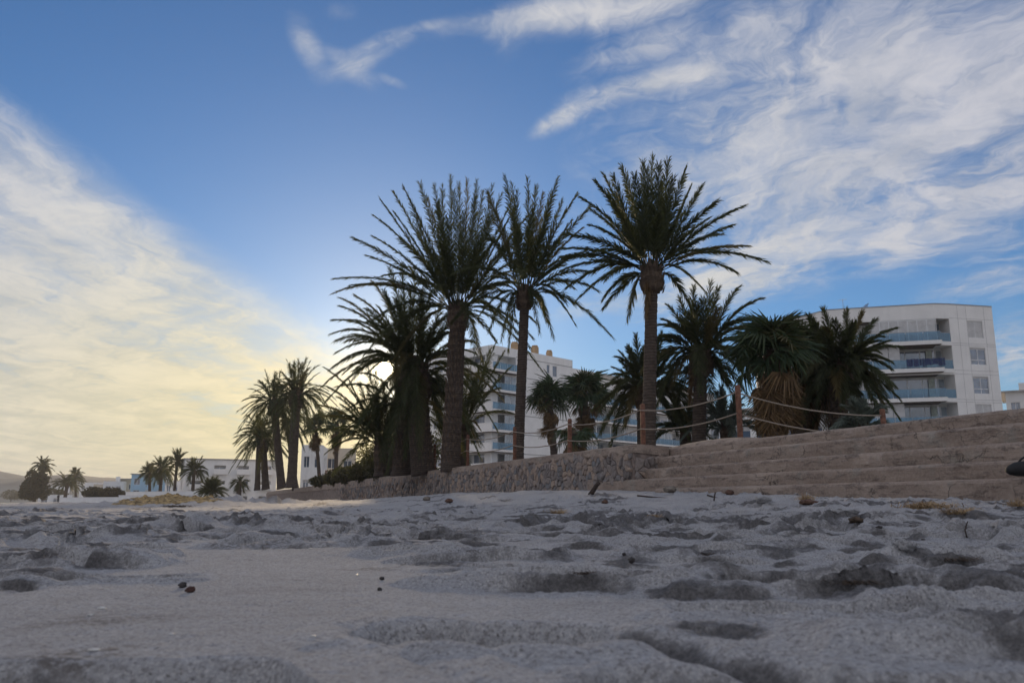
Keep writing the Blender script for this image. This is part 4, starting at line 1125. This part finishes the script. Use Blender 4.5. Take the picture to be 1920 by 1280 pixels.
# --- white apartment block in the middle
C0 = P(922, 700, 124.0); cz = lambda v: P(922, v, 124.0).z
b0 = thing('apartment_block', 'white apartment block with wrap-around glass balconies behind the slim palm', 'building', (C0.x, C0.y, 0))
ea = Vector((.682, .731)); eb = Vector((-.731, .682))
o2 = Vector((0, 0)); A1 = o2 + ea * 19.4; A2 = o2 + ea * 66; B1 = o2 + eb * 15  # left side lengthened behind the palms to shade the sand
slab = [cz(697), cz(735), cz(772), cz(810), cz(847)]        # undersides of the balcony slabs
fl = [s + .35 for s in slab]; FH = 2.98
roof_z, wing_z = P(922, 646, 124).z, P(1075, 690, C0.y + A1.y).z
fl_all = fl + [fl[-1] - FH, fl[-1] - 2 * FH]
mbw = MB()
wa, wb, wl = Wall(o2, A1), Wall(A1, A2), Wall(B1, o2)
op = []
for z in fl_all: op.append((.25, 5.4, z, z + 2.45, 1.7))
opw = [(12.75, 13.45, fl[0] + .9, fl[0] + 2.3, .2), (14.2, 15.3, fl[0] + .5, fl[0] + 2.3, .2), (12.9, 13.8, fl[3] + .75, fl[3] + 2.1, .2), (12.9, 13.8, fl[1] + .9, fl[1] + 2.1, .2)]
facade(mbw, o2, A1, 0, roof_z, op + opw)
opl = [(9.2, 14.75, z, z + 2.45, 1.6) for z in fl_all] + [(2.0, 4.0, z + .8, z + 2.2, .2) for z in fl_all]
facade(mbw, B1, o2, 0, roof_z, opl)
opb = [(2.4, 46.0, z, z + 2.4, 1.7) for z in fl_all]
facade(mbw, A1, A2, 0, wing_z, opb)
back = [B1 + ea * 17, A1 + eb * 15]
facade(mbw, B1 + ea * 19.4, B1, 0, roof_z); facade(mbw, A2 + eb * 15, B1 + ea * 19.4, 0, wing_z); facade(mbw, A2, A2 + eb * 15, 0, wing_z)
mbw.build('wall', M['white'], b0)
mb = MB(); mb.prism([o2, A1, A1 + eb * 15, B1], roof_z - .02, roof_z); rf = mb.build('roof', M['white'], b0)
mb = MB(); mb.prism([A1, A2, A2 + eb * 15, A1 + eb * 15], wing_z - .02, wing_z); mb.build('roof', M['white'], b0)
mb = MB(); wa.box(mb, 19.2, 19.4, 0, 15, wing_z, roof_z - .03); mb.build('roof_step', M['white'], b0)
for z in fl_all[:6]:                                         # recessed joint bands between storeys
    mb = MB(); wa.box(mb, 5.4, 19.4, -.012, -.002, z + 2.52, z + 2.66); mb.build('joint_band', M['grey'], b0)
for i, z in enumerate(fl_all[:6]):
    mb = MB()                                               # balcony: slab wraps the corner
    mb.prism([wl.pt(9.4, 1.4), wl.pt(9.4, -1.3), wl.pt(wl.L + 1.3, -1.3), wa.pt(5.4, -1.3), wa.pt(5.4, 1.5), wa.pt(1.6, 1.5)], z - .35, z)
    bal = mb.build('balcony', M['white2'], b0)
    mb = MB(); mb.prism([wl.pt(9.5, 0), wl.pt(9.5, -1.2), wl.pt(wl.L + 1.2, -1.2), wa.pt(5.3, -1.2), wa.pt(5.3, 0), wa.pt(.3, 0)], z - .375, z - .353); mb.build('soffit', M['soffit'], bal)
    mb = MB(); wl.box(mb, 9.4, wl.L + 1.25, -1.3, -1.15, z + .003, z + .98); mb.build('parapet', M['white2'], bal)
    rail(bal, [wa.pt(-1.0, -1.25), wa.pt(5.35, -1.25)], z, 1.0, 1.5)
    if i > 0: window(b0, wa, 2.75, 5.3, z + .05, z + 2.42, -.05, 2, 'pane2', 'frame')
    window(b0, wa, .5, 2.6, z + .02, z + 2.4, 1.68, 2, 'pane', 'greyframe')
    window(b0, wl, 9.8, 13.6, z + .02, z + 2.4, 1.58, 3, 'pane', 'greyframe'); window(b0, wl, 2.0, 4.0, z + .8, z + 2.2, .18, 2)
for o_ in opw: window(b0, wa, o_[0], o_[1], o_[2], o_[3], .18, 1, 'pane', 'frame')
for i, z in enumerate(fl_all[:6]):
    if z + 2.6 > wing_z: continue
    mb = MB(); wb.box(mb, 2.2, 46.2, -1.1, 1.65, z - .3, z); bal = mb.build('balcony', M['white2'], b0)
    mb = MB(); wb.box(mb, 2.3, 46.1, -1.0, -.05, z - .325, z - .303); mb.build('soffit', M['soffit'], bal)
    rail(bal, [wb.pt(2.3, -1.05), wb.pt(46.1, -1.05)], z, 1.0, 2.2)
    for k in range(11): window(b0, wb, 2.6 + k * 3.95, 6.2 + k * 3.95, z + .02, z + 2.36, 1.6 if k % 3 else .05, 3, 'pane2' if (k + i) % 2 else 'pane', 'frame', .09, shutter=(.3 if (k * 7 + i) % 4 == 0 else 0))
    for k in range(1, 11): mb = MB(); wb.box(mb, 2.28 + k * 3.95, 2.5 + k * 3.95, -.02, 1.55, z + .003, z + 2.39); mb.build('divider', M['white2'], b0)
for (u, v, r, h) in [(1003, 648, .68, 1.6), (1033, 659, .58, 1.3), (963, 642, .7, 1.5)]:
    ez = Vector((P(u, v, 130).x - C0.x, 0)); s = (P(u, v, 128).x - C0.x + 2.0) / .682
    q = wa.pt(s, 2.5); mb = MB()
    mb.prism([(q.x + r * math.cos(k * math.pi / 4 + .3), q.y + r * math.sin(k * math.pi / 4 + .3)) for k in range(8)], roof_z + .004, roof_z + h)
    mb.prism([(q.x + r * .75 * math.cos(k * math.pi / 4), q.y + r * .75 * math.sin(k * math.pi / 4)) for k in range(8)], roof_z + h + .003, roof_z + h + .3)
    mb.build('chimney', M['tan'], rf)

# --- white apartment building on the right
R0 = Vector((45.1, 88.0)); rb = thing('apartment_building', 'white rounded apartment building with blue glass balconies at the right edge', 'building', (R0.x, R0.y, 0))
rel = lambda u, Y: Vector((P(u, 700, Y).x - R0.x, Y - R0.y))
q0, q1, q2, q3, q4 = rel(1470, 97.0), rel(1560, 91.0), rel(1762, 88.0), rel(1790, 88.15), rel(1873, 89.4)
RZ = lambda v: P(1762, v, 88.0).z
top, lint = RZ(570), RZ(592); FR = [RZ(640), RZ(691), RZ(746), RZ(799), RZ(799) - 3.0, RZ(799) - 6.0]
wf = Wall(q1, q2); wr = Wall(q3, q4); wlft = Wall(q0, q1); wn = Wall(q2, q3)
mbw = MB(); ops = []
fu = lambda px: (px - 1560) / 202 * wf.L
for i, z in enumerate(FR): ops.append((fu(1600), wf.L, z, z + 2.55, 1.9, 'R'))
facade(mbw, q1, q2, 0, top, ops)
facade(mbw, q2, q3, 0, top, [(0, wn.L - .02, z, z + 2.55, 1.9, 'L') for z in FR])
ru = lambda px: (px - 1790) / 83 * wr.L
wins = [(ru(1823), ru(1852), z + .55, z + 2.45, .18) for z in FR]
facade(mbw, q3, q4, 0, top, wins)
facade(mbw, q0, q1, 0, top, [(1.2, 3.4, z + .4, z + 2.3, .2) for z in FR] + [(4.4, 6.2, z + .4, z + 2.3, .2) for z in FR])
bk = [q4 + Vector((4, 20)), q0 + Vector((2, 18))]
facade(mbw, q4, bk[0], 0, top); facade(mbw, bk[0], bk[1], 0, top); facade(mbw, bk[1], q0, 0, top)
mbw.build('wall', M['white2'], rb)
mb = MB(); mb.prism([q0, q1, q2, q3, q4, bk[0], bk[1]], top - .02, top + .02); rroof = mb.build('roof', M['white'], rb)
mb = MB()
for a, b in ((q0, q1), (q1, q2), (q2, q3), (q3, q4)): mb.obox(a, b, .12, top + .022, top + .10, -.05)
mb.build('roof_edge', M['greyframe'], rb)
# joints of the cladding
for z in FR[:5]:
    mb = MB(); wr.box(mb, .02, wr.L - .02, -.008, -.002, z - .12, z - .09); mb.build('cladding_joint', M['grey'], rb)
    mb = MB(); wr.box(mb, .02, wr.L - .02, -.008, -.002, z + 2.62, z + 2.65); mb.build('cladding_joint', M['grey'], rb)
for px in (1806, 1822, 1856):
    mb = MB(); wr.box(mb, ru(px), ru(px) + .03, -.007, -.0015, 3, top - .1); mb.build('cladding_joint', M['grey'], rb)
for i, o_ in enumerate(wins[:5]): window(rb, wr, o_[0], o_[1], o_[2], o_[3], .16, 2, 'pane', 'frame', .07, shutter=(1.0 if i in (0, 3) else .12), transom=None if i in (0, 3) else o_[2] + .55)
for i, z in enumerate(FR[:5]):
    mb = MB(); mb.prism([wf.pt(fu(1600), 1.8), wf.pt(fu(1600), -1.0), wf.pt(wf.L + .35, -1.0), wf.pt(wf.L + .35, -.1), wn.pt(wn.L - .05, -.12), wn.pt(wn.L - .05, 1.8)], z - .42, z)
    bal = mb.build('balcony', M['white2'], rb)
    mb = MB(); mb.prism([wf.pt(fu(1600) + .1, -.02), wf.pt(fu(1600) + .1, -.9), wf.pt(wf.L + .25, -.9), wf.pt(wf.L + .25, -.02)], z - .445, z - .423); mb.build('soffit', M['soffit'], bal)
    rail(bal, [wf.pt(fu(1605), -.95), wf.pt(wf.L + .3, -.95)], z, .95, 1.6)
    rail(bal, [wf.pt(wf.L + .4, -.07), wn.pt(wn.L - .1, -.07)], z - .02, .95, 1.2)
    mb = MB(); wf.box(mb, fu(1602), wf.L - .1, .1, 1.85, z + 2.535, z + 2.549); mb.build('ceiling', M['soffit'], rb)
    if i == 0:
        window(rb, wf, fu(1640), wf.L + .1, z + .05, z + 2.5, -.1, 7, 'pane2', 'frame', .1, shutter=.62)
    else:
        mb = MB()
        for k in range(2 if i == 2 else 4): wf.box(mb, fu(1606 + k * 21.5), fu(1606 + k * 21.5 + 20.5), -.25, -.2, z + .06, z + 2.5)
        mb.build('shutter', M['shutter'], rb)
        window(rb, wf, fu(1650), wf.L + .05, z + .02, z + 2.35, 1.86, 4, 'pane', 'frame', .1)
        window(rb, wn, .12, wn.L - .1, z + .02, z + 2.35, 1.84, 2, 'pane2', 'frame', .08)
        mb = MB(); pts = []
        for k in range(22): pts += [wf.pt(wf.L - .9 + .03 * k, 1.6 + .06 * math.sin(k * 1.4))]
        for k in range(21): mb.quad((*pts[k], z + .05), (*pts[k + 1], z + .05), (*pts[k + 1], z + 2.3), (*pts[k], z + 2.3))
        mb.build('curtain', M['curtain'], rb)
window(rb, wn, .1, wn.L - .1, FR[0] + .02, FR[0] + 2.35, 1.84, 2, 'pane', 'greyframe')
for z in FR[:5]:
    for (u0, u1) in ((1.2, 3.4), (4.4, 6.2)): window(rb, wlft, u0, u1, z + .4, z + 2.3, .18, 2)
# things on the roof and on a balcony
ab = P(1581, 576, 92.0)
an = thing('roof_antenna', 'thin antenna standing on the right-hand apartment roof', 'antenna', (ab.x, ab.y, top + .02))
MB().tube([(0, 0, 0), (0, 0, 1.5)], .025, 5).build('mast', M['metal'], an)
mb = MB().tube([(-.5, 0, 1.35), (.5, 0, 1.5)], .015, 4)
for k in range(5): mb.tube([(-.4 + k * .2, -.15, 1.37 + k * .03), (-.4 + k * .2, .15, 1.37 + k * .03)], .01, 4)
mb.build('aerial', M['metal'], an)
ab = P(1624, 574, 92.0)
sp = thing('solar_panel', 'dark tilted solar panel poking above the right-hand apartment roof', 'solar panel', (ab.x, ab.y, top + .02))
mb = MB(); mb.quad((-.55, 0, .1), (-.55, 1.2, .1), (.35, 1.2, 1.1), (.35, 0, 1.1)); mb.quad((-.5, 0, .04), (.40, 0, 1.04), (.40, 1.2, 1.04), (-.5, 1.2, .04)); mb.build('panel', M['pane'], sp)
MB().tube([(.25, .2, 0), (.25, .2, .95)], .03, 5).build('leg', M['metal'], sp); MB().tube([(.25, 1.0, 0), (.25, 1.0, .95)], .03, 5).build('leg', M['metal'], sp)
z = FR[1]
rw = random.Random(5)
uu = fu(1700); k = 0
for wdt in (.62, .5, .2, .2, .66, .55, .38, .2):
    a, b = wf.pt(uu, -1.0), wf.pt(uu + wdt, -1.0); h0 = rw.uniform(.15, .38); hang = rw.uniform(.62, .85)
    mb = MB(); n = 8; pts = []
    for i in range(n + 1):
        p = a.lerp(b, i / n); p = p - wf.n * (.02 + .03 * abs(math.sin(i * 1.9 + k)))
        for j in range(4): pts.append((p.x + R0.x, p.y + R0.y, z + 1.0 - hang * j / 3 + .02 * math.sin(i + k)))
    mb.grid(pts, n + 1, 4)
    o = mb.build('towel', M['navy'])
    so_ = o.modifiers.new('thick', 'SOLIDIFY'); so_.thickness = .02
    tag(o, ['wide navy towel at the left end of the balcony laundry', 'navy towel second from left in the balcony laundry', 'narrow navy cloth third from left in the balcony laundry', 'narrow navy cloth fourth from left in the balcony laundry', 'widest navy towel in the middle right of the balcony laundry', 'navy towel third from right in the balcony laundry', 'short navy towel second from right in the balcony laundry', 'narrow navy cloth at the right end of the balcony laundry'][k], 'towel', 'laundry over the balcony glass')
    uu += wdt + rw.uniform(.03, .08); k += 1

# --- simple houses farther off
def house(name, label, uL, uR, YL, YR, vtop, depth, mat, floors, cols, fh=2.9, eave=None, ground=0.3, shutter=.25, chim=None, base_z=0.0, wf_=(.25, .75), group=None, balc=False, sill=.85, head=2.1):
    pL, pR = P(uL, vtop, YL), P(uR, vtop, YR)
    zt = P((uL + uR) / 2, vtop, (YL + YR) / 2).z
    t = thing(name, label, 'house' if name != 'apartment_row' else 'building', (pL.x, pL.y, 0), group=group)
    a, b = Vector((0, 0)), Vector((pR.x - pL.x, pR.y - pL.y)); w = Wall(a, b); n = w.n * depth
    ops = []
    for f in range(floors):
        for c in range(cols):
            k = w.L / cols; z = zt - .9 - fh * (f + 1) + .3
            ops.append((k * (c + wf_[0]), k * (c + wf_[1]), z + sill, z + head + .2, .25 if not balc else 1.0))
    mb = MB(); facade(mb, a, b, base_z, zt, ops)
    facade(mb, b, b + n, base_z, zt, [(depth * .35, depth * .6, o[2], o[3], .2) for o in ops[::max(1, cols)]]); facade(mb, b + n, a + n, base_z, zt)
    ws = Wall(a + n, a); facade(mb, a + n, a, base_z, zt, [(depth * .35, depth * .6, o[2], o[3], .2) for o in ops[::max(1, cols)]])
    mb.build('wall', M[mat], t)
    mb = MB(); e = eave or .0
    mb.prism([w.pt(-e, -e), w.pt(w.L + e, -e), w.pt(w.L + e, depth + e), w.pt(-e, depth + e)], zt + .002, zt + .16); rf_ = mb.build('roof', M['grey' if eave else mat], t)
    for i, o in enumerate(ops):
        window(t, w, o[0], o[1], o[2], o[3], o[4] - .02, 2, 'pane', 'frame', .07, shutter=shutter if i % 3 else 0)
        if balc: mb = MB(); w.box(mb, o[0] - .2, o[1] + .2, -.9, 0, o[2] - .15, o[2]); w.box(mb, o[0] - .2, o[1] + .2, -.9, -.8, o[2] + .002, o[2] + .8); mb.build('balcony', M[mat], t)
    for o in ops[::max(1, cols)]: window(t, ws, depth * .35, depth * .6, o[2], o[3], .18, 2)
    if chim:
        mb = MB(); w.box(mb, w.L * chim, w.L * chim + .9, 2, 2.9, zt + .165, zt + 1.3); mb.build('chimney', M[mat], rf_)
    return t
house('white_villa', 'low white villa with dark eave past the apartment building at right', 1884, 1990, 100, 97, 733, 12, 'white', 3, 3, eave=.6, chim=.26, shutter=.6)
house('white_pavilion', 'low white pavilion glimpsed between the right garden palms', 1325, 1545, 66, 62, 768, 10, 'white', 2, 5, eave=.3, wf_=(.12, .88))
house('apartment_row', 'long grey-white three-storey building with balconies left of the promenade palms', 347, 520, 148, 155, 862, 7, 'white', 3, 4, eave=.25, balc=True, fh=2.7)
house('blue_house', 'pale blue two-storey house behind the far palms', 247, 312, 190, 192, 889, 10, 'blue', 2, 3, fh=2.6, eave=.3)
house('white_house', 'white house next to the pale blue one behind the slim far palm', 310, 350, 186, 186.6, 902, 9, 'white', 1, 3, fh=2.6)
house('cube_house', 'white flat-roofed cube house left of the brown verandah', 194, 232, 200, 201, 903, 10, 'white', 1, 2, fh=2.7, chim=.5)
house('brown_house', 'cream house with overhanging brown roof beside the pale blue house', 226, 252, 204, 204.3, 898, 7, 'cream', 1, 2, fh=2.7, eave=.9)
house('shore_house', 'small white house under the wide-crowned far palm', 72, 118, 262, 263, 928, 8, 'white', 1, 2, fh=2.5)
house('garden_house', 'white house behind the brown-skirted fan palms', 566, 606, 108, 108.4, 836, 9, 'white', 2, 2, fh=3.0)
house('garden_house', 'cream house wall seen right of the brown-skirted fan palms', 608, 668, 120, 121, 842, 9, 'cream', 2, 2, fh=3.0)
for i, (uL, uR, vt, Y, lab) in enumerate([(150, 176, 905, 330, 'tiny far house above the low shore buildings'), (176, 196, 908, 330, 'tiny far house touching the cube house on its left'), (84, 112, 912, 340, 'tiny far house between the shore trees')]):
    house('far_house', lab, uL, uR, Y, Y + .6, vt, 10, 'cream' if i == 1 else 'white', 1, 2, fh=2.8)
# low white garden walls along the far beach
def low_wall(label, u0, Y0, u1, Y1, v0, v1):
    a, b = P(u0, v0, Y0), P(u1, v1, Y1); t = thing('garden_wall', label, 'wall', (a.x, a.y, 0))
    q = Vector((b.x - a.x, b.y - a.y)); mb = MB(); mb.obox((0, 0), q, .3, -.6, (a.z + b.z) / 2 - .08); mb.build('wall_body', M['white'], t)
    mb = MB(); mb.obox(-q.normalized() * .05, q + q.normalized() * .05, .4, (a.z + b.z) / 2 - .077, (a.z + b.z) / 2, -.05); mb.build('coping', M['white2'], t)
low_wall('low white beach wall below the far palms', 223, 104, 366, 90, 928, 926)
low_wall('long low white wall running left towards the person', 112, 150, 226, 135, 934, 929)
low_wall('low white upper wall on the terrace before the blue house', 236, 150, 380, 136, 920, 921)

# ------------------------------------------------------------------ person walking far down the beach
def person(label, u, v, Y):
    g = P(u, v, Y); h = float(sand_h(np.array([g.x]), np.array([g.y]))[0]); t = thing('person', label, 'person', (g.x, g.y, max(h, -.38)))
    J = {'hip': (0, 0, .95), 'ch': (0, 0, 1.25), 'nk': (0, 0, 1.5), 'hd': (.02, 0, 1.62), 'hd2': (.03, 0, 1.74), 'ls': (-.19, 0, 1.43), 'le': (-.25, .03, 1.14), 'lh': (-.22, .12, .9), 'rs': (.19, 0, 1.43), 're': (.25, -.04, 1.14), 'rh': (.22, -.1, .9),
         'lk': (-.1, .06, .5), 'lf': (-.11, -.12, .06), 'lt': (-.11, .06, .03), 'rk': (.1, .14, .5), 'rf': (.11, .2, .06), 'rt': (.11, .36, .03)}
    rad = {'hip': .15, 'ch': .16, 'nk': .06, 'hd': .09, 'hd2': .085, 'ls': .075, 'le': .05, 'lh': .035, 'rs': .075, 're': .05, 'rh': .035, 'lk': .07, 'lf': .045, 'lt': .035, 'rk': .07, 'rf': .045, 'rt': .035}
    E = [('hip', 'ch'), ('ch', 'nk'), ('nk', 'hd'), ('hd', 'hd2'), ('ch', 'ls'), ('ls', 'le'), ('le', 'lh'), ('ch', 'rs'), ('rs', 're'), ('re', 'rh'), ('hip', 'lk'), ('lk', 'lf'), ('lf', 'lt'), ('hip', 'rk'), ('rk', 'rf'), ('rf', 'rt')]
    ks = list(J); me = bpy.data.meshes.new('body'); me.from_pydata([J[k] for k in ks], [(ks.index(a), ks.index(b)) for a, b in E], [])
    o = bpy.data.objects.new('body', me); link(o, t); me.materials.append(M['cloth'])
    o.modifiers.new('skin', 'SKIN'); me.skin_vertices[0].data[0].use_root = True
    for i, k in enumerate(ks): me.skin_vertices[0].data[i].radius = (rad[k], rad[k])
    o.modifiers.new('sub', 'SUBSURF').levels = 1; o.modifiers['sub'].render_levels = 2
person('person in dark clothes walking near the far shore at left', 108, 944, 178)

# ------------------------------------------------------------------ small things lying on the sand
def lump(name, label, cat, u, v, size, mat, seed, flat=.6, sink=.3, group=None, stretch=1.0):
    p = hit_sand(u, v); s = size * p.y / F * (.5 if size < 12 else .4); rr = np.random.default_rng(seed)
    bm = bmesh.new(); bmesh.ops.create_icosphere(bm, subdivisions=3, radius=1.0)
    off = rr.uniform(0, 50)
    for vt in bm.verts:
        c = vt.co.copy(); k = 1 + .55 * float(fbm(np.array([c.x * 1.6 + off]), np.array([c.y * 1.6 + c.z * 2.3]), 5, .62)[0]) 
        vt.co = Vector((c.x * k * stretch, c.y * k, c.z * k * flat)) * s
    me = bpy.data.meshes.new(name); bm.to_mesh(me); bm.free(); me.materials.append(M[mat]); me.polygons.foreach_set('use_smooth', [True] * len(me.polygons))
    o = bpy.data.objects.new(name, me); link(o); o.location = p + UP * s * flat * (1 - sink * 2); o.rotation_euler = (0, 0, rr.uniform(0, 6))
    return tag(o, label, cat, group)
GP = 'pebbles and rocks on the sand'
lump('pebble', 'small grey-black pebble touching a red-brown one near left foreground', 'pebble', 342, 1101, 17, 'pebble', 1, .8, .1, GP)
lump('pebble', 'small red-brown pebble in the left foreground', 'pebble', 357, 1110, 19, 'redpebble', 2, .8, .1, GP)
lump('pebble', 'round black pebble alone on smooth sand right of centre', 'pebble', 1185, 1056, 15, 'pebble', 3, .9, .05, GP)
lump('pebble', 'tiny dark pebble left of the round black one', 'pebble', 1170, 1044, 7, 'pebble', 4, .8, .1, GP)
lump('pebble', 'tiny dark pebble below the black footprint patches in the middle', 'pebble', 716, 1087, 9, 'pebble', 5, .8, .1, GP)
lump('pebble', 'tiny dark pebble near the upper edge of the shoe print', 'pebble', 712, 1107, 8, 'pebble', 6, .8, .1, GP)
lump('rock', 'olive-grey rock half buried at the foot of the steps', 'rock', 1256, 921, 24, 'rock', 7, .6, .2, GP, 1.3)
lump('rock', 'small round grey rock left of the olive-grey one by the steps', 'rock', 1236, 914, 12, 'rock', 8, .8, .2, GP)
lump('rock', 'red-brown stone lying at the foot of the steps', 'rock', 1368, 926, 18, 'rust', 9, .7, .2, GP)
lump('rock', 'tan mound-like rock with dark side under the lowest step', 'rock', 1432, 941, 34, 'sand', 10, .5, .2, GP, 1.5)
lump('rock', 'rust-coloured lump below the straw tuft', 'rock', 1516, 945, 30, 'rust', 11, .45, .2, GP, 1.3)
lump('rock', 'dark clod on the sand right of the straw tuft', 'rock', 1606, 980, 26, 'weed', 12, .6, .2, GP, 1.2)
lump('rock', 'sandy clod beside the dark clod', 'rock', 1585, 962, 44, 'sand', 13, .35, .3, GP, 1.5)
lump('rock', 'lone brown stone in the sand hollow left of the steps', 'rock', 1134, 943, 14, 'rust', 14, .7, .2, GP)
lump('rock', 'pyramid-shaped sand clod in the right middle ground', 'rock', 1697, 1030, 46, 'sand', 15, .6, .35, GP)
lump('rock', 'small dark stone to the right of the dark clod', 'rock', 1649, 993, 14, 'pebble', 17, .6, .1, GP)
lump('rock', 'pale brown stone at the foot of the rubble wall', 'rock', 842, 942, 18, 'rust', 18, .6, .2, GP)
lump('rock', 'grey stone leaning at the rubble wall foot beside the pale brown one', 'rock', 800, 938, 16, 'rock', 19, .7, .2, GP)
for i, (u, v, s, lab) in enumerate([(192, 1141, 16, 'largest white shell chip on the left foreground sand'), (170, 1153, 9, 'small white shell chip beside the largest one'), (176, 1219, 16, 'white shell chip near the lower left corner'), (588, 1193, 8, 'white shell chip left of the shoe print'), (322, 1189, 9, 'white shell chip in the left middle foreground'), (582, 1028, 6, 'tiny bright shell chip beyond the left hollow'), (670, 1078, 7, 'tiny bright shell chip near the middle pebbles'), (1472, 1150, 8, 'tiny bright shell chip in the churned sand at right')]):
    lump('shell_chip', lab, 'shell', u, v, s, 'shell', 30 + i, .3, .2, 'white shell chips on the sand', 1.3)
def stick(label, u, v, pts, r, mat='twig', group='driftwood on the sand'):
    p = hit_sand(u, v); k = p.y / F; mb = MB()
    t = thing('driftwood_stick', label, 'stick', tuple(p), group=group)
    path = [Vector((a * k, (i % 2) * .05 * k * 10 - .0, -b * k)) for i, (a, b) in enumerate(pts)]
    mb.tube(path, [r * k * (1 - .4 * i / len(path)) for i in range(len(path))], 7); mb.build('stem', M[mat], t, smooth_=True)
    return t
stick('dark stump-like stick leaning out of the sand before the steps', 1110, 925, [(-4, 4), (2, -4), (8, -14), (14, -20)], 5)
stick('thin crossed twig lying on the sand before the steps', 1340, 932, [(-14, -4), (0, 0), (14, 4), (26, 5)], 1.5)
stick('thin upright twig standing by the crossed one', 1338, 938, [(0, 6), (2, -6), (4, -14)], 1.6)
stick('long bent twig on the right middle sand', 1810, 1012, [(-80, 0), (-40, 3), (0, 1), (14, 8), (40, 4), (70, 6)], 2.2)
stick('short twig sticking up from the bent one', 1815, 1010, [(0, 6), (-2, -6), (-4, -18)], 1.6)
stick('small twig near the right edge below the steps', 1812, 990, [(-2, 8), (0, -4), (4, -12)], 1.4)
stick('flat dark stick lying left of the crossed twig', 1225, 932, [(-30, -3), (0, 0), (28, 2)], 1.6)
def tuft(label, u, v, size, mat, n, seed, group, up=.7):
    p = hit_sand(u, v); s = size * p.y / F; rr = random.Random(seed)
    t = thing('seagrass_tuft' if mat != 'straw' else 'straw_tuft', label, 'tuft', tuple(p), group=group); mb = MB()
    for i in range(n):
        a = rr.uniform(0, 6.28); ln = s * rr.uniform(.35, .8); e = rr.uniform(.1, up * 1.5)
        b = Vector((rr.gauss(0, .35) * s, rr.gauss(0, .2) * s, -.01)); d = Vector((math.cos(a) * math.cos(e), math.sin(a) * math.cos(e), math.sin(e)))
        m = b + d * ln * .6 + UP * ln * .1; e_ = b + d * ln - UP * ln * .15; w = Vector((-d.y, d.x, .3)).normalized() * s * .011
        k = len(mb.v); mb.v += [tuple(b - w), tuple(b + w), tuple(m + w), tuple(m - w), tuple(e_)]; mb.f += [(k, k + 1, k + 2, k + 3), (k + 3, k + 2, k + 4)]
    tag(mb.build('blades', M[mat], t), kind='stuff')
GT = 'dry tufts washed up below the steps'
tuft('straw tuft on top of the rust-coloured lump', 1512, 936, 24, 'straw', 270, 1, GT, .9)
tuft('pale straw tuft lying flat below the lowest step', 1738, 953, 60, 'straw', 330, 2, GT, .3)
tuft('orange straw tuft near the right end of the steps', 1800, 966, 40, 'straw', 300, 3, GT, .4)
tuft('upright straw tuft at the right edge below the steps', 1908, 948, 26, 'straw', 270, 4, GT, 1.0)
tuft('small straw tuft on smooth sand in the middle', 1046, 962, 26, 'straw', 240, 5, GT, .5)
tuft('little tan tuft on the sand right of the smooth-sand one', 1226, 966, 16, 'straw', 210, 6, GT, .5)
for i, (u, v, s, lab) in enumerate([(1600, 1085, 120, 'brown seagrass strands along the deep print edge at right'), (1340, 1036, 100, 'dark seagrass strands by the hollow right of the black pebble'), (1100, 1068, 90, 'dark seagrass scraps left of the black pebble'), (880, 1030, 80, 'seagrass scraps in the middle print'), (1790, 1050, 110, 'seagrass scraps in the churned sand at right'), (330, 950, 60, 'dark seagrass strands on the sunlit mound')]):
    tuft(lab, u, v, s * .5, 'weed', 150, 40 + i, 'seagrass scraps on the sand', .12)

# bank of dried seagrass that catches the last sun
pc = P(318, HORIZON, 31.0); pile = thing('seagrass_pile', 'golden sunlit bank of dried seagrass heaped before the far white wall', 'seagrass', (pc.x, pc.y, 0))
gx, gy = np.meshgrid(np.linspace(-2.1, 2.0, 130), np.linspace(-4.0, 4.0, 60), indexing='ij')
wx, wy = gx * (1 + gy * .02) + pc.x - gy * .32, gy + pc.y
env = np.clip(1 - (gx / 2.0) ** 4, 0, 1) * np.clip(1 - (gy / 3.9) ** 4, 0, 1)
zz_ = sand_h(wx.ravel(), wy.ravel()).reshape(wx.shape) - .04 + env * (.10 + .07 * fbm(wx * 1.3, wy * 1.3, 2) + .07 * np.abs(fbm(wx * 4.5, wy * 2.5, 4, .65)))
mb = MB(); mb.grid(np.stack([wx - pc.x, wy - pc.y, zz_], -1).reshape(-1, 3).tolist(), 130, 60)
M['goldweed'] = plain('golden_dry_seagrass', (.44, .31, .14), .9, .45, 5, .9, 22)
mb.build('heap', M['goldweed'], pile)

# black bag on the lowest step at the right edge
bp = P(1930, 893, 9.68)
bag = thing('black_bag', 'black soft bag lying on the lowest step at the right edge', 'bag', (bp.x, bp.y, .436))
mb = MB(); mb.tube([(-.26, 0, .07), (-.23, 0, .075), (-.15, 0, .09), (0, 0, .10), (.15, 0, .09), (.25, 0, .075)], [.02, .05, .08, .092, .08, .03], 14)
mb.build('body', M['black'], bag, smooth_=True)
mb = MB(); mb.tube([(-.12 + .24 * k / 10, .02, .14 + .09 * math.sin(math.pi * k / 10)) for k in range(11)], .012, 6); mb.build('strap', M['black'], bag, smooth_=True)

# ------------------------------------------------------------------ sea haze in the evening air
mb = MB(); mb.box(-6200, 4700, -4600, 6300, -4.0, 52.0)
hz = mb.build('haze', None); tag(hz, kind='stuff')
hm = bpy.data.materials.new('evening_haze'); hm.use_nodes = True; hm.node_tree.nodes.remove(hm.node_tree.nodes['Principled BSDF'])
pv = hm.node_tree.nodes.new('ShaderNodeVolumePrincipled'); pv.inputs['Color'].default_value = (.95, .95, .96, 1); pv.inputs['Density'].default_value = .00036; pv.inputs['Anisotropy'].default_value = .15
hm.node_tree.links.new(pv.outputs[0], hm.node_tree.nodes['Material Output'].inputs['Volume'])
hz.data.materials.append(hm)
